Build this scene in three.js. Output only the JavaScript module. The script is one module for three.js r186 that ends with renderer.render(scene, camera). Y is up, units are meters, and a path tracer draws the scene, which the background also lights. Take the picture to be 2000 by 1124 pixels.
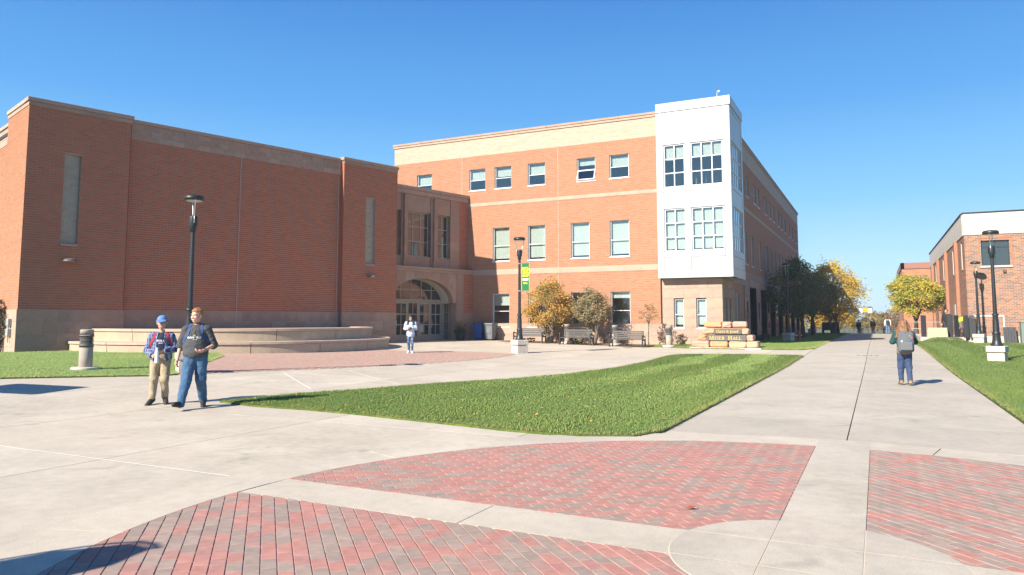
import * as THREE from 'three';
import { mergeGeometries } from 'three/addons/utils/BufferGeometryUtils.js';
import { RoundedBoxGeometry } from 'three/addons/geometries/RoundedBoxGeometry.js';
import { ImprovedNoise } from 'three/addons/math/ImprovedNoise.js';

// ---------------------------------------------------------------- camera, sky, sun, exposure
const scene = new THREE.Scene();
const camera = new THREE.PerspectiveCamera(43.07, 2000 / 1124, 0.1, 3000);
camera.position.set(0, 1.65, 0);
{
  const yaw = 26.5 * Math.PI / 180, pitch = Math.atan(125 / 1424);
  camera.lookAt(-Math.sin(yaw) * Math.cos(pitch), 1.65 + Math.sin(pitch), -Math.cos(yaw) * Math.cos(pitch));
  camera.setViewOffset(2000, 1124, 0, 62, 2000, 1124);
}
const renderer = new THREE.WebGLRenderer({ antialias: true });
renderer.setSize(1024, 575);
renderer.toneMapping = THREE.LinearToneMapping;
renderer.toneMappingExposure = 2.05;
renderer.shadowMap.enabled = true;

{ // clear autumn sky: pale at the horizon, deep blue overhead
  const W = 64, H = 512, d = new Float32Array(W * H * 4);
  const stops = [[-90, 0.318, 0.2968, 0.265], [-2, 0.3392, 0.4028, 0.4558], [0, 0.3816, 0.4929, 0.5671], [4, 0.2777, 0.4399, 0.5671], [9, 0.1463, 0.3307, 0.53], [16, 0.07, 0.2173, 0.4558], [25, 0.036, 0.1378, 0.3604], [45, 0.0233, 0.0901, 0.265], [90, 0.017, 0.0657, 0.212]];
  for (let j = 0; j < H; j++) {
    const el = (j + .5) / H * 180 - 90;
    let k = 0; while (k < stops.length - 2 && el > stops[k + 1][0]) k++;
    const a = stops[k], b = stops[k + 1], t = Math.min(1, Math.max(0, (el - a[0]) / (b[0] - a[0])));
    for (let i = 0; i < W; i++) { const o = (j * W + i) * 4; for (let c = 0; c < 3; c++) d[o + c] = a[c + 1] + (b[c + 1] - a[c + 1]) * t; d[o + 3] = 1; }
  }
  const t = new THREE.DataTexture(d, W, H, THREE.RGBAFormat, THREE.FloatType);
  t.mapping = THREE.EquirectangularReflectionMapping; t.magFilter = t.minFilter = THREE.LinearFilter; t.needsUpdate = true;
  scene.background = t; scene.environment = t;
}
const sun = new THREE.DirectionalLight(new THREE.Color(1, .92, .79), 5);
{
  const az = 20 * Math.PI / 180, el = 33 * Math.PI / 180, D = 160;
  sun.position.set(-10 - Math.sin(az) * Math.cos(el) * D, Math.sin(el) * D, -35 + Math.cos(az) * Math.cos(el) * D);
  sun.target.position.set(-10, 0, -35);
  sun.castShadow = true; sun.shadow.mapSize.set(4096, 4096);
  const c = sun.shadow.camera; c.left = c.bottom = -75; c.right = c.top = 75; c.near = 1; c.far = 400;
  scene.add(sun, sun.target);
}
scene.fog = new THREE.FogExp2(new THREE.Color(.62, .74, .86), 0.0006);

// ---------------------------------------------------------------- helpers
let seed = 7;
const rnd = () => { seed = (seed * 1664525 + 1013904223) >>> 0; return seed / 4294967296; };
const rr = (a, b) => a + (b - a) * rnd();
const gauss = () => (rnd() + rnd() + rnd() + rnd() - 2) * .87;
const V = (x, y, z) => new THREE.Vector3(x, y, z);
const clamp = (x, a, b) => Math.min(b, Math.max(a, x));
const sstep = (a, b, x) => { const t = clamp((x - a) / (b - a), 0, 1); return t * t * (3 - 2 * t); };
const noise = new ImprovedNoise();
const lin = (r, g, b) => new THREE.Color().setRGB(r, g, b);
const names = {};
const numbered = (n) => { names[n] = (names[n] ?? -1) + 1; return names[n] ? n + '_' + String(names[n]).padStart(3, '0') : n; };

function g(x, z) { // ground height
  const X = sstep(-10, -24, x), Z = sstep(-24, -44, z);
  let h = .33 * X + .18 * Z * (1 - X);
  h += .3 * sstep(2.2, 3.4, x) * (1 - sstep(4.6, 5.0, x)) * sstep(-51.5, -54, z);
  if (z < -86) { const d = -86 - z; h -= d < 20 ? .0022 * d * d : .88 + .02 * Math.min(d - 20, 80); }
  return h;
}
function shade(o) { o.castShadow = o.receiveShadow = true; return o; }
function mesh(name, geo, mat, parent) { const m = shade(new THREE.Mesh(geo, mat)); m.name = name; parent.add(m); return m; }
function tag(o, label, category, group, kind) { o.userData.label = label; o.userData.category = category; if (group) o.userData.group = group; if (kind) o.userData.kind = kind; return o; }
function thing(name, label, category, [x, y, z] = [0, 0, 0], turn = 0, group) {
  const o = new THREE.Group(); o.name = numbered(name); o.position.set(x, y, z); o.rotation.y = turn; scene.add(o);
  return tag(o, label, category, group);
}
function struct(name, geo, mat) { const m = geo ? shade(new THREE.Mesh(geo, mat)) : new THREE.Group(); m.name = numbered(name); m.userData.kind = 'structure'; scene.add(m); return m; }
function dup(root, [x, y, z], turn, label) { const r = root.clone(); r.name = numbered(root.name.replace(/_\d{3}$/, '')); r.position.set(x, y, z); r.rotation.y = turn; r.userData = { ...root.userData }; if (label) r.userData.label = label; scene.add(r); return r; }
// uv in metres from position and facing
function wuv(geo) {
  const q = geo.index ? geo.toNonIndexed() : geo, p = q.attributes.position, n = p.count, uv = new Float32Array(n * 2);
  const a = V(), b = V(), c = V();
  for (let i = 0; i < n; i += 3) {
    a.fromBufferAttribute(p, i); b.fromBufferAttribute(p, i + 1); c.fromBufferAttribute(p, i + 2);
    const e = b.clone().sub(a).cross(c.clone().sub(a)), ax = Math.abs(e.x), ay = Math.abs(e.y), az = Math.abs(e.z);
    [a, b, c].forEach((v, k) => { const o = (i + k) * 2; if (ay >= ax && ay >= az) { uv[o] = v.x; uv[o + 1] = v.z; } else if (ax > az) { uv[o] = v.z; uv[o + 1] = v.y; } else { uv[o] = v.x; uv[o + 1] = v.y; } });
  }
  q.setAttribute('uv', new THREE.BufferAttribute(uv, 2));
  return q;
}
const bx = (w, h, d, x = 0, y = 0, z = 0) => new THREE.BoxGeometry(w, h, d).translate(x, y, z);
const b2 = (x0, x1, y0, y1, z0, z1) => bx(Math.abs(x1 - x0), Math.abs(y1 - y0), Math.abs(z1 - z0), (x0 + x1) / 2, (y0 + y1) / 2, (z0 + z1) / 2);
const rbx = (w, h, d, x = 0, y = 0, z = 0, r = .02, s = 2) => new RoundedBoxGeometry(w, h, d, s, Math.min(r, w / 2.01, h / 2.01, d / 2.01)).translate(x, y, z);
const merge = (l) => mergeGeometries(l.map((q) => { const r = q.index ? q.toNonIndexed() : q; for (const k of Object.keys(r.attributes)) if (!['position', 'normal', 'uv'].includes(k)) r.deleteAttribute(k); return r; }));
const cyl = (r0, r1, h, x = 0, y = 0, z = 0, s = 20) => new THREE.CylinderGeometry(r1, r0, h, s).translate(x, y + h / 2, z);
const lathe = (pts, s = 28) => new THREE.LatheGeometry(pts.map(([r, y]) => new THREE.Vector2(r, y)), s);
function tube(pts, r, rs = 8, seg) { const c = new THREE.CatmullRomCurve3(pts.map((p) => Array.isArray(p) ? V(...p) : p)); return new THREE.TubeGeometry(c, seg ?? pts.length * 4, r, rs); }
function taper(a, b, ra, rb, s = 7) { // cone frustum between two points
  const d = b.clone().sub(a), L = d.length(), q = new THREE.Quaternion().setFromUnitVectors(V(0, 1, 0), d.normalize());
  return new THREE.CylinderGeometry(rb, ra, L, s, 1).translate(0, L / 2, 0).applyQuaternion(q).translate(a.x, a.y, a.z);
}

// ---------------------------------------------------------------- textures and materials
function texture(size, metres, fn) { // tileable colour texture, fn(u,v in 0..1) -> multiplier rgb (sRGB 0..1)
  const d = new Uint8Array(size * size * 4);
  for (let j = 0; j < size; j++) for (let i = 0; i < size; i++) { const c = fn(i / size, j / size), o = (j * size + i) * 4; for (let k = 0; k < 3; k++) d[o + k] = clamp(c[k] * 255, 0, 255); d[o + 3] = 255; }
  const t = new THREE.DataTexture(d, size, size); t.wrapS = t.wrapT = THREE.RepeatWrapping; t.magFilter = THREE.LinearFilter; t.minFilter = THREE.LinearMipmapLinearFilter; t.generateMipmaps = true;
  t.repeat.set(1 / metres, 1 / metres); t.needsUpdate = true; return t;
}
function tnoise(u, v, f, s = 0) { // tiling noise, value about -1..1
  const P = (a, b) => noise.noise(a, b, s + 11.3);
  const x = u * f, y = v * f;
  return (P(x, y) * (1 - u) * (1 - v) + P(x - f, y) * u * (1 - v) + P(x, y - f) * (1 - u) * v + P(x - f, y - f) * u * v) * 1.5;
}
const hash = (i, j) => { const s = Math.sin(i * 127.1 + j * 311.7) * 43758.5453; return s - Math.floor(s); };
const srgb = (t) => { t.colorSpace = THREE.SRGBColorSpace; return t; };
const grey = (fn) => (u, v) => { const c = fn(u, v); return [c, c, c]; };
const tConc = srgb(texture(1024, 7.3, (u, v) => {
  const b = tnoise(u, v, 5, 1) * .05 + tnoise(u, v, 14, 2) * .04 + tnoise(u, v * 1, 60, 3) * .04 + (hash(u * 1024, v * 1024) - .5) * .1;
  const streak = tnoise(u, v, 9, 8) * .5 + tnoise(u * 1, v, 40, 9) * .5; const w = .945 + b * .9 + (streak > .38 ? -.09 * (streak - .38) * 3 : 0);
  return [w * 1.0, w * .985 + tnoise(u, v, 7, 5) * .008, w * .965];
}));
const tStone = srgb(texture(512, 1.9, (u, v) => { const w = .93 + tnoise(u, v, 4, 4) * .06 + tnoise(u, v, 22, 6) * .04 + (hash(u * 512, v * 512) - .5) * .08; return [w, w * .985, w * .97]; }));
const tGrain = srgb(texture(256, .45, (u, v) => { const w = .92 + tnoise(u, v, 6, 3) * .07 + (hash(u * 256 + 3, v * 256) - .5) * .13; return [w, w, w]; }));
const tTurf = srgb(texture(512, 3.1, (u, v) => { const n = tnoise(u, v, 6, 1) * .5 + tnoise(u, v, 40, 2) * .6 + (hash(u * 512, v * 512) - .5) * .5; const w = .8 + n * .18; return [w * (1 + n * .08), w, w * .9]; }));
const tBark = srgb(texture(256, .6, (u, v) => { const w = .7 + tnoise(u, v, 9, 4) * .25 + tnoise(u, v, 40, 5) * .12; return [w, w, w]; }));
const bumpFine = texture(512, .6, grey((u, v) => .5 + tnoise(u, v, 40, 3) * .2 + (hash(u * 512, v * 512) - .5) * .5));
const bumpRock = texture(256, .5, grey((u, v) => .5 + tnoise(u, v, 5, 7) * .3 + tnoise(u, v, 15, 3) * .15));
const S = (color, roughness = .85, o = {}) => new THREE.MeshStandardMaterial({ color, roughness, metalness: 0, ...o });
const stoneTones = [[.44, .29, .212], [.41, .262, .19], [.47, .315, .235], [.39, .268, .205], [.43, .268, .192]];
const concreteTones = [[.545, .49, .41], [.52, .468, .392], [.565, .51, .43], [.535, .478, .396]], pathTones = [[.485, .438, .37], [.465, .42, .357], [.5, .452, .384]];
const M = {
  slab: concreteTones.map((c) => S(lin(...c), .9, { map: tConc, bumpMap: bumpFine, bumpScale: .0012 })),
  pathSlab: pathTones.map((c) => S(lin(...c), .92, { map: tConc, bumpMap: bumpFine, bumpScale: .0015 })),
  concrete: S(lin(.545, .49, .41), .9, { map: tConc, bumpMap: bumpFine, bumpScale: .0012 }),
  path: S(lin(.5, .45, .38), .92, { map: tConc, bumpMap: bumpFine, bumpScale: .0015 }),
  joint: S(lin(.16, .13, .11), .95),
  sealant: S(lin(.78, .74, .68), .8),
  grout: S(lin(.6, .52, .4), .85),
  bed: S(lin(.5, .43, .38), .95, { map: tGrain }),
  stone: stoneTones.map((c) => S(lin(...c), .88, { map: tStone, bumpMap: bumpFine, bumpScale: .001 })),
  base: [[.47, .34, .27], [.44, .325, .265], [.49, .355, .275]].map((c) => S(lin(...c), .88, { map: tStone, bumpMap: bumpFine, bumpScale: .001 })),
  band: S(lin(.5, .385, .3), .88, { map: tStone }),
  coping: S(lin(.46, .32, .25), .85, { map: tStone }),
  mortar: S(lin(.47, .37, .30), .95, { map: tGrain }),
  mortarDark: S(lin(.36, .26, .2), .95, { map: tGrain }),
  mortarTan: S(lin(.52, .44, .35), .95, { map: tGrain }),
  brick: S(lin(1, 1, 1), .85, { map: tGrain }),
  caulk: S(lin(.48, .37, .3), .8),
  planterC: S(lin(.50, .405, .30), .9, { map: tStone, bumpMap: bumpFine, bumpScale: .0015 }),
  planterCap: S(lin(.54, .425, .335), .85, { map: tStone }),
  white: S(lin(.5, .5, .51), .38, { metalness: 0 }),
  panel: [[.475, .48, .495], [.49, .493, .505], [.46, .468, .485]].map((c) => S(lin(...c), .42)),
  grooves: S(lin(.2, .2, .21), .6),
  frame: S(lin(.62, .62, .63), .45),
  bronze: S(lin(.40, .315, .245), .5),
  dark: S(lin(.02, .02, .022), .7),
  interior: S(lin(.32, .3, .27), .9),
  blind: S(lin(.62, .64, .6), .7, { side: THREE.DoubleSide }),
  blindTan: S(lin(.58, .53, .44), .7),
  plaster: S(lin(.62, .56, .46), .9),
  black: S(lin(.016, .02, .023), .42),
  blackMatte: S(lin(.03, .03, .032), .75),
  steel: S(lin(.5, .5, .5), .35, { metalness: .8 }),
  pedestal: S(lin(.60, .55, .49), .9, { map: tStone, bumpMap: bumpFine, bumpScale: .001 }),
  bollard: S(lin(.40, .36, .315), .9, { map: tStone, bumpMap: bumpFine, bumpScale: .001 }),
  soil: S(lin(.13, .095, .06), 1, { map: tGrain }),
  turf: S(lin(.13, .19, .04), 1, { map: tTurf }),
  field: S(lin(.15, .16, .06), 1, { map: tTurf }),
  bark: S(lin(.2, .165, .135), .95, { map: tBark }),
  barkPale: S(lin(.36, .29, .23), .95, { map: tBark }),
  glass: new THREE.MeshPhysicalMaterial({ color: lin(.93, .97, .96), roughness: .02, transmission: 1, thickness: 0, ior: 2 }),
  coated: S(lin(.42, .52, .58), .04, { metalness: .85 }),
  mirror: new THREE.MeshPhysicalMaterial({ color: lin(.035, .045, .048), roughness: .03, metalness: 0, ior: 1.8, clearcoat: .6, clearcoatRoughness: .02 }),
};

// ---------------------------------------------------------------- ground sheets
function clipHalf(poly, a, b, c) { // keep a*x + b*z + c >= 0
  const out = [];
  for (let i = 0; i < poly.length; i++) {
    const p = poly[i], q = poly[(i + 1) % poly.length], dp = a * p[0] + b * p[1] + c, dq = a * q[0] + b * q[1] + c;
    if (dp >= 0) out.push(p);
    if ((dp >= 0) !== (dq >= 0)) { const t = dp / (dp - dq); out.push([p[0] + (q[0] - p[0]) * t, p[1] + (q[1] - p[1]) * t]); }
  }
  return out;
}
const area2 = (p) => { let s = 0; for (let i = 0; i < p.length; i++) { const a = p[i], b = p[(i + 1) % p.length]; s += a[0] * b[1] - a[1] * b[0]; } return s / 2; };
const inPoly = (p, x, z) => { let c = false; for (let i = 0, j = p.length - 1; i < p.length; j = i++) if ((p[i][1] > z) !== (p[j][1] > z) && x < (p[j][0] - p[i][0]) * (z - p[i][1]) / (p[j][1] - p[i][1]) + p[i][0]) c = !c; return c; };
function sheet(poly, lift, step = 1.5, skirt = 0, hf = g) {
  const pts = poly.map((p) => new THREE.Vector2(p[0], p[1])); if (THREE.ShapeUtils.isClockWise(pts)) pts.reverse();
  const tris = THREE.ShapeUtils.triangulateShape(pts, []), pos = [], uv = [];
  const put = (p) => { pos.push(p[0], hf(p[0], p[1]) + lift, p[1]); uv.push(p[0], p[1]); };
  for (const t of tris) {
    const T = t.map((i) => [pts[i].x, pts[i].y]);
    const x0 = Math.min(...T.map((p) => p[0])), x1 = Math.max(...T.map((p) => p[0])), z0 = Math.min(...T.map((p) => p[1])), z1 = Math.max(...T.map((p) => p[1]));
    for (let i = Math.floor(x0 / step); i * step < x1; i++) {
      let C = clipHalf(clipHalf(T, 1, 0, -i * step), -1, 0, (i + 1) * step); if (C.length < 3) continue;
      for (let j = Math.floor(z0 / step); j * step < z1; j++) {
        const D = clipHalf(clipHalf(C, 0, 1, -j * step), 0, -1, (j + 1) * step);
        for (let k = 1; k + 1 < D.length; k++) { if (Math.abs(area2([D[0], D[k], D[k + 1]])) < 1e-7) continue; const o = area2([D[0], D[k], D[k + 1]]) > 0 ? [D[0], D[k + 1], D[k]] : [D[0], D[k], D[k + 1]]; o.forEach(put); }
      }
    }
  }
  if (skirt) for (let i = 0; i < pts.length; i++) {
    const a = pts[i], b = pts[(i + 1) % pts.length], n = Math.max(1, Math.ceil(a.distanceTo(b) / step));
    for (let k = 0; k < n; k++) {
      const p = a.clone().lerp(b, k / n), q = a.clone().lerp(b, (k + 1) / n), hp = hf(p.x, p.y) + lift, hq = hf(q.x, q.y) + lift;
      pos.push(p.x, hp, p.y, q.x, hq, q.y, q.x, hq - skirt, q.y, p.x, hp, p.y, q.x, hq - skirt, q.y, p.x, hp - skirt, p.y);
      for (const [w, h] of [[p, 0], [q, 0], [q, skirt], [p, 0], [q, skirt], [p, skirt]]) uv.push(w.x + w.y, h);
    }
  }
  const q = new THREE.BufferGeometry(); q.setAttribute('position', new THREE.Float32BufferAttribute(pos, 3)); q.setAttribute('uv', new THREE.Float32BufferAttribute(uv, 2)); q.computeVertexNormals(); return q;
}
function smoothPoly(pts, n = 5) { const c = new THREE.CatmullRomCurve3(pts.map((p) => V(p[0], 0, p[1])), true, 'centripetal'); return c.getPoints(pts.length * n).slice(0, -1).map((p) => [p.x, p.z]); }

{ // base terrain to the horizon
  const xs = [], zs = [];
  for (const v of [-1500, -700, -350, -200, -120, -80, -55]) xs.push(v); for (let x = -45; x <= 20; x += 2) xs.push(x); for (const v of [30, 50, 90, 160, 300, 700, 1500]) xs.push(v);
  for (const v of [700, 200, 80, 40, 20, 10]) zs.push(v); for (let z = 4; z >= -110; z -= 2) zs.push(z); for (const v of [-120, -140, -170, -205, -260, -400, -800, -1600, -2400]) zs.push(v);
  const pos = [], uv = [], idx = [];
  zs.forEach((z) => xs.forEach((x) => { pos.push(x, g(x, z) - .1, z); uv.push(x, z); }));
  const n = xs.length;
  for (let j = 0; j + 1 < zs.length; j++) for (let i = 0; i + 1 < n; i++) { const a = j * n + i; idx.push(a, a + 1, a + n, a + 1, a + n + 1, a + n); }
  const q = new THREE.BufferGeometry(); q.setAttribute('position', new THREE.Float32BufferAttribute(pos, 3)); q.setAttribute('uv', new THREE.Float32BufferAttribute(uv, 2)); q.setIndex(idx); q.computeVertexNormals();
  struct('ground', q, M.field);
}
// concrete plaza: bed of dark joints with slabs on it
const plaza = struct('plaza');
mesh('joint_bed', sheet([[-34, 6], [-34, -42.3], [-2.9, -42.3], [-2.9, -10.2], [9, -10.2], [9, 6]], -.022, 2), M.joint, plaza);
{
  const xl = [-34, -30.2, -26.55, -22.9, -19.25, -15.6, -11.95, -8.3, -4.6, -2.88], zl = [6, 1.7, -2, -5.72, -9.4, -13.1, -16.8, -20.5, -24.2, -27.9, -31.6, -35.3, -39, -42.28];
  const gap = .007;
  for (let i = 0; i + 1 < xl.length; i++) for (let j = 0; j + 1 < zl.length; j++) {
    const cx = (xl[i] + xl[i + 1]) / 2, cz = (zl[j] + zl[j + 1]) / 2;
    if (cx < -20 && cz > -8) continue;
    mesh('concrete_slab', sheet([[xl[i] + gap, zl[j] - gap], [xl[i + 1] - gap, zl[j] - gap], [xl[i + 1] - gap, zl[j + 1] + gap], [xl[i] + gap, zl[j + 1] + gap]], 0, 1.25, .02), M.slab[Math.floor(rnd() * 4)], plaza);
  }
  for (const [a, b, c, d] of [[-2.88, 2.1, 6, -9.4], [2.1, 9, 6, -13.2], [-2.88, 2.1, -9.4, -10.9]]) mesh('concrete_slab', sheet([[a + gap, c], [b - gap, c], [b - gap, d + gap], [a + gap, d + gap]], 0, 1.25, .02), M.concrete, plaza);
  // pale sealant in the wide joints
  for (const [x0, x1, z] of [[-12, -6.2, -5.72]]) mesh('joint_sealant', sheet([[x0, z - .01], [x1, z - .01], [x1, z + .01], [x0, z + .01]], .003, 1), M.sealant, plaza);
  for (const [a, b] of [[[-15.5, -16.2], [-12.06, -13.51]], [[-14.71, -18.14], [-10.6, -15.3]]]) {
    const dx = b[0] - a[0], dz = b[1] - a[1], L = Math.hypot(dx, dz), nx = -dz / L * .013, nz = dx / L * .013;
    mesh('joint_sealant', sheet([[a[0] + nx, a[1] + nz], [b[0] + nx, b[1] + nz], [b[0] - nx, b[1] - nz], [a[0] - nx, a[1] - nz]], .003, 1), M.sealant, plaza);
  }
}
// main path
const path = struct('path');
mesh('joint_bed', sheet([[-2.86, -10.9], [2.02, -10.9], [2.02, -150], [-2.86, -150]], -.02, 2), M.joint, path);
for (let k = 0, z = -10.9; z > -148; k++) {
  const L = k === 0 ? 2.2 : 3.05 * (z < -70 ? 3 : 1), gp = .004;
  for (const [a, b] of [[-2.86, -.43], [-.43, 2.02]]) mesh('concrete_slab', sheet([[a + (a < -1 ? 0 : .008), z - gp], [b - (b < 1 ? .008 : 0), z - gp], [b - (b < 1 ? .008 : 0), z - L + gp], [a + (a < -1 ? 0 : .008), z - L + gp]], .002, 1.25, .02), M.pathSlab[Math.floor(rnd() * 3)], path);
  z -= L;
}
{ // cross walk on the far side of the centre lawn's end, and the small walk by the brick hall across the path
  const w = struct('walkway', sheet([[2.02, -54.6], [5.1, -53.5], [5.1, -52.7], [2.02, -53.6]], .02, 1), M.concrete);
}
for (let i = 0; i < 4; i++) struct('painted_mark', sheet([[-.86 + i * .24, -35.15], [-.70 + i * .24, -35.15], [-.70 + i * .24, -35.4], [-.86 + i * .24, -35.4]], .007, 1), S(lin(.03, .2, .13), .8));

// ---------------------------------------------------------------- round brick court: ring, bands, hub, pavers
const CX = -.5, CZ = -5.4, RI = 5.03, RO = 5.68;
const arc = (cx, cz, r, a0, a1, n = 40) => Array.from({ length: n + 1 }, (_, i) => { const a = a0 + (a1 - a0) * i / n; return [cx + Math.cos(a) * r, cz + Math.sin(a) * r]; });
const court = struct('brick_court');
mesh('kerb_joint', sheet(arc(CX, CZ, RO, 0, Math.PI * 2, 96).slice(0, -1), .003, 2), M.joint, court);
mesh('paver_bed', sheet(arc(CX, CZ, RI + .05, 0, Math.PI * 2, 96).slice(0, -1), .007, 2), M.bed, court);
{
  const N = 9; // ring of curved concrete kerb stones
  for (let k = 0; k < N; k++) { const a0 = -2.06 + k * Math.PI * 2 / N + .0012, a1 = -2.06 + (k + 1) * Math.PI * 2 / N - .0012; mesh('kerb_stone', sheet([...arc(CX, CZ, RO - .014, a0, a1, 24), ...arc(CX, CZ, RI, a1, a0, 24)], .014, 1, .02), M.concrete, court); }
  const hubR = .97, hx = -.455, hz = -5.53, X0 = -.77, X1 = -.14, Z0 = -5.84, Z1 = -5.22;
  const rectg = (a, b, c, d) => [[a, c], [b, c], [b, d], [a, d]];
  // cross bands
  for (const [a, b] of [[-5.5, -3.1], [-3.09, -1.2]]) mesh('band_stone', sheet(rectg(a, b, Z0, Z1), .015, 1, .02), M.concrete, court);
  mesh('band_stone', sheet(rectg(.3, 4.5, Z0, Z1), .015, 1, .02), M.concrete, court);
  for (const [a, b] of [[-10.97, -8.35], [-8.34, -6.43]]) mesh('band_stone', sheet(rectg(X0, X1, a, b), .016, 1, .02), M.path, court);
  mesh('band_stone', sheet(rectg(X0, X1, -4.7, -.45), .016, 1, .02), M.path, court);
  // hub cut by the prolonged band joints
  const hub = arc(hx, hz, hubR, 0, Math.PI * 2, 72).slice(0, -1), q = .004;
  mesh('hub_joint', sheet(hub, .017, 1), M.grout, court);
  for (const [xa, xb] of [[-9, X0], [X0, X1], [X1, 9]]) for (const [za, zb] of [[-9, Z0], [Z0, Z1], [Z1, 9]]) {
    let p = arc(hx, hz, hubR - .008, 0, Math.PI * 2, 72).slice(0, -1);
    p = clipHalf(clipHalf(clipHalf(clipHalf(p, 1, 0, -xa - q), -1, 0, xb - q), 0, 1, -za - q), 0, -1, zb - q);
    if (p.length > 2) mesh('hub_stone', sheet(p, .021, 1, .02), M.path, court);
  }
}
function brickGeo(poly, top, depth, bev) { // convex paver: bevelled top
  const c = poly.reduce((s, p) => [s[0] + p[0] / poly.length, s[1] + p[1] / poly.length], [0, 0]), pos = [], P = area2(poly) > 0 ? [...poly].reverse() : poly;
  const ins = P.map((p) => { const dx = p[0] - c[0], dz = p[1] - c[1], L = Math.hypot(dx, dz) || 1; return [p[0] - dx / L * bev * 1.4, p[1] - dz / L * bev * 1.4]; });
  const n = P.length, tri = (a, b, d) => pos.push(...a, ...b, ...d);
  for (let i = 1; i + 1 < n; i++) tri([ins[0][0], top, ins[0][1]], [ins[i][0], top, ins[i][1]], [ins[i + 1][0], top, ins[i + 1][1]]);
  for (let i = 0; i < n; i++) {
    const j = (i + 1) % n, a = [ins[i][0], top, ins[i][1]], b = [ins[j][0], top, ins[j][1]], c1 = [P[i][0], top - bev, P[i][1]], d = [P[j][0], top - bev, P[j][1]], e = [P[i][0], top - depth, P[i][1]], f = [P[j][0], top - depth, P[j][1]];
    tri(a, c1, b); tri(b, c1, d); tri(c1, e, d); tri(d, e, f);
  }
  const q = new THREE.BufferGeometry(); q.setAttribute('position', new THREE.Float32BufferAttribute(pos, 3)); q.computeVertexNormals(); return wuv(q);
}
const paverTones = [[.47, .222, .18], [.5, .242, .195], [.445, .228, .188], [.37, .272, .222], [.4, .292, .238], [.345, .257, .21], [.42, .25, .205]];
const paverMats = paverTones.map((c) => S(lin(...c), .9, { map: tGrain, bumpMap: bumpFine, bumpScale: .0012 }));
const farMats = [[.5, .3, .235], [.53, .325, .25], [.48, .3, .24], [.46, .34, .28], [.48, .355, .29], [.43, .325, .27], [.49, .32, .255]].map((c) => S(lin(...c), .9, { map: tGrain }));
function pave(parent, region, angle, L, W, gap, top, inside, partCount, greyShare, tint) {
  const ca = Math.cos(angle), sa = Math.sin(angle), out = [];
  const cs = region.map(([x, z]) => [x * ca + z * sa, -x * sa + z * ca]);
  const u0 = Math.min(...cs.map((p) => p[0])), u1 = Math.max(...cs.map((p) => p[0])), v0 = Math.min(...cs.map((p) => p[1])), v1 = Math.max(...cs.map((p) => p[1]));
  const R = area2(region) > 0 ? region : [...region].reverse(), planes = R.map((p, i) => { const q = R[(i + 1) % R.length], a = -(q[1] - p[1]), b = q[0] - p[0], l = Math.hypot(a, b) || 1; return [a / l, b / l, -(a * p[0] + b * p[1]) / l]; });
  for (let j = Math.floor(v0 / W); j * W < v1; j++) for (let i = Math.floor(u0 / L) - 1; i * L < u1; i++) {
    const u = i * L + (j & 1 ? L / 2 : 0), v = j * W;
    let p = [[u + gap / 2, v + gap / 2], [u + L - gap / 2, v + gap / 2], [u + L - gap / 2, v + W - gap / 2], [u + gap / 2, v + W - gap / 2]].map(([a, b]) => [a * ca - b * sa, a * sa + b * ca]);
    const c = [(u + L / 2) * ca - (v + W / 2) * sa, (u + L / 2) * sa + (v + W / 2) * ca];
    if (inside) { if (!inside(c[0], c[1])) continue; } else {
      for (const [a, b, k] of planes) { if (p.length < 3) break; if (p.every((w) => a * w[0] + b * w[1] + k >= 0)) continue; p = clipHalf(p, a, b, k); }
      if (p.length < 3 || Math.abs(area2(p)) < .0006) continue;
    }
    const patch = noise.noise(c[0] * .9, c[1] * .9, 3.3) * .35 + .5;
    const gr = rnd() < greyShare * (.5 + patch);
    out.push({ p, c, t: gr ? 3 + Math.floor(rnd() * 3) : rnd() < .2 ? 6 : Math.floor(rnd() * 3), d: Math.hypot(c[0], c[1]) });
  }
  // the pavers that show largest are parts of their own
  const fx = -.446, fz = -.895;
  out.forEach((o) => { const f = o.c[0] * fx + o.c[1] * fz, r = o.c[0] * .895 - o.c[1] * .446; o.seen = f > 4.6 && Math.abs(r / f) < .72 ? 1 / o.d : 0; });
  out.sort((a, b) => b.seen - a.seen);
  const set = tint ?? paverMats, rest = paverMats.map(() => []);
  out.forEach((o, k) => { const y = g(o.c[0], o.c[1]) + top + rr(-.0015, .0015), q = brickGeo(o.p, y, .012, .004); if (k < partCount && o.seen) mesh('brick', q, set[o.t], parent); else rest[o.t].push(q); });
  rest.forEach((l, k) => { if (l.length) { const m = mesh('brick_field', merge(l), set[k], parent); m.userData.kind = 'stuff'; } });
}
{
  const cut = (...h) => h.reduce((p, c) => clipHalf(p, ...c), arc(CX, CZ, RI - .008, 0, Math.PI * 2, 120).slice(0, -1));
  const qA = struct('brick_paving'), qB = struct('brick_paving'), qC = struct('brick_paving'), qD = struct('brick_paving');
  pave(qA, cut([-1, 0, -.775], [0, 1, 5.215]), Math.PI / 4, .205, .108, .006, .016, null, 300, .46);
  pave(qB, cut([-1, 0, -.775], [0, -1, -5.845]), -Math.PI / 4, .205, .108, .005, .016, null, 300, .3);
  pave(qC, cut([1, 0, .135], [0, -1, -5.845]), Math.PI / 4, .205, .108, .005, .016, null, 300, .62);
  pave(qD, cut([1, 0, .135], [0, 1, 5.215]), -Math.PI / 4, .205, .108, .006, .016, null, 0, .4);
}
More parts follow.
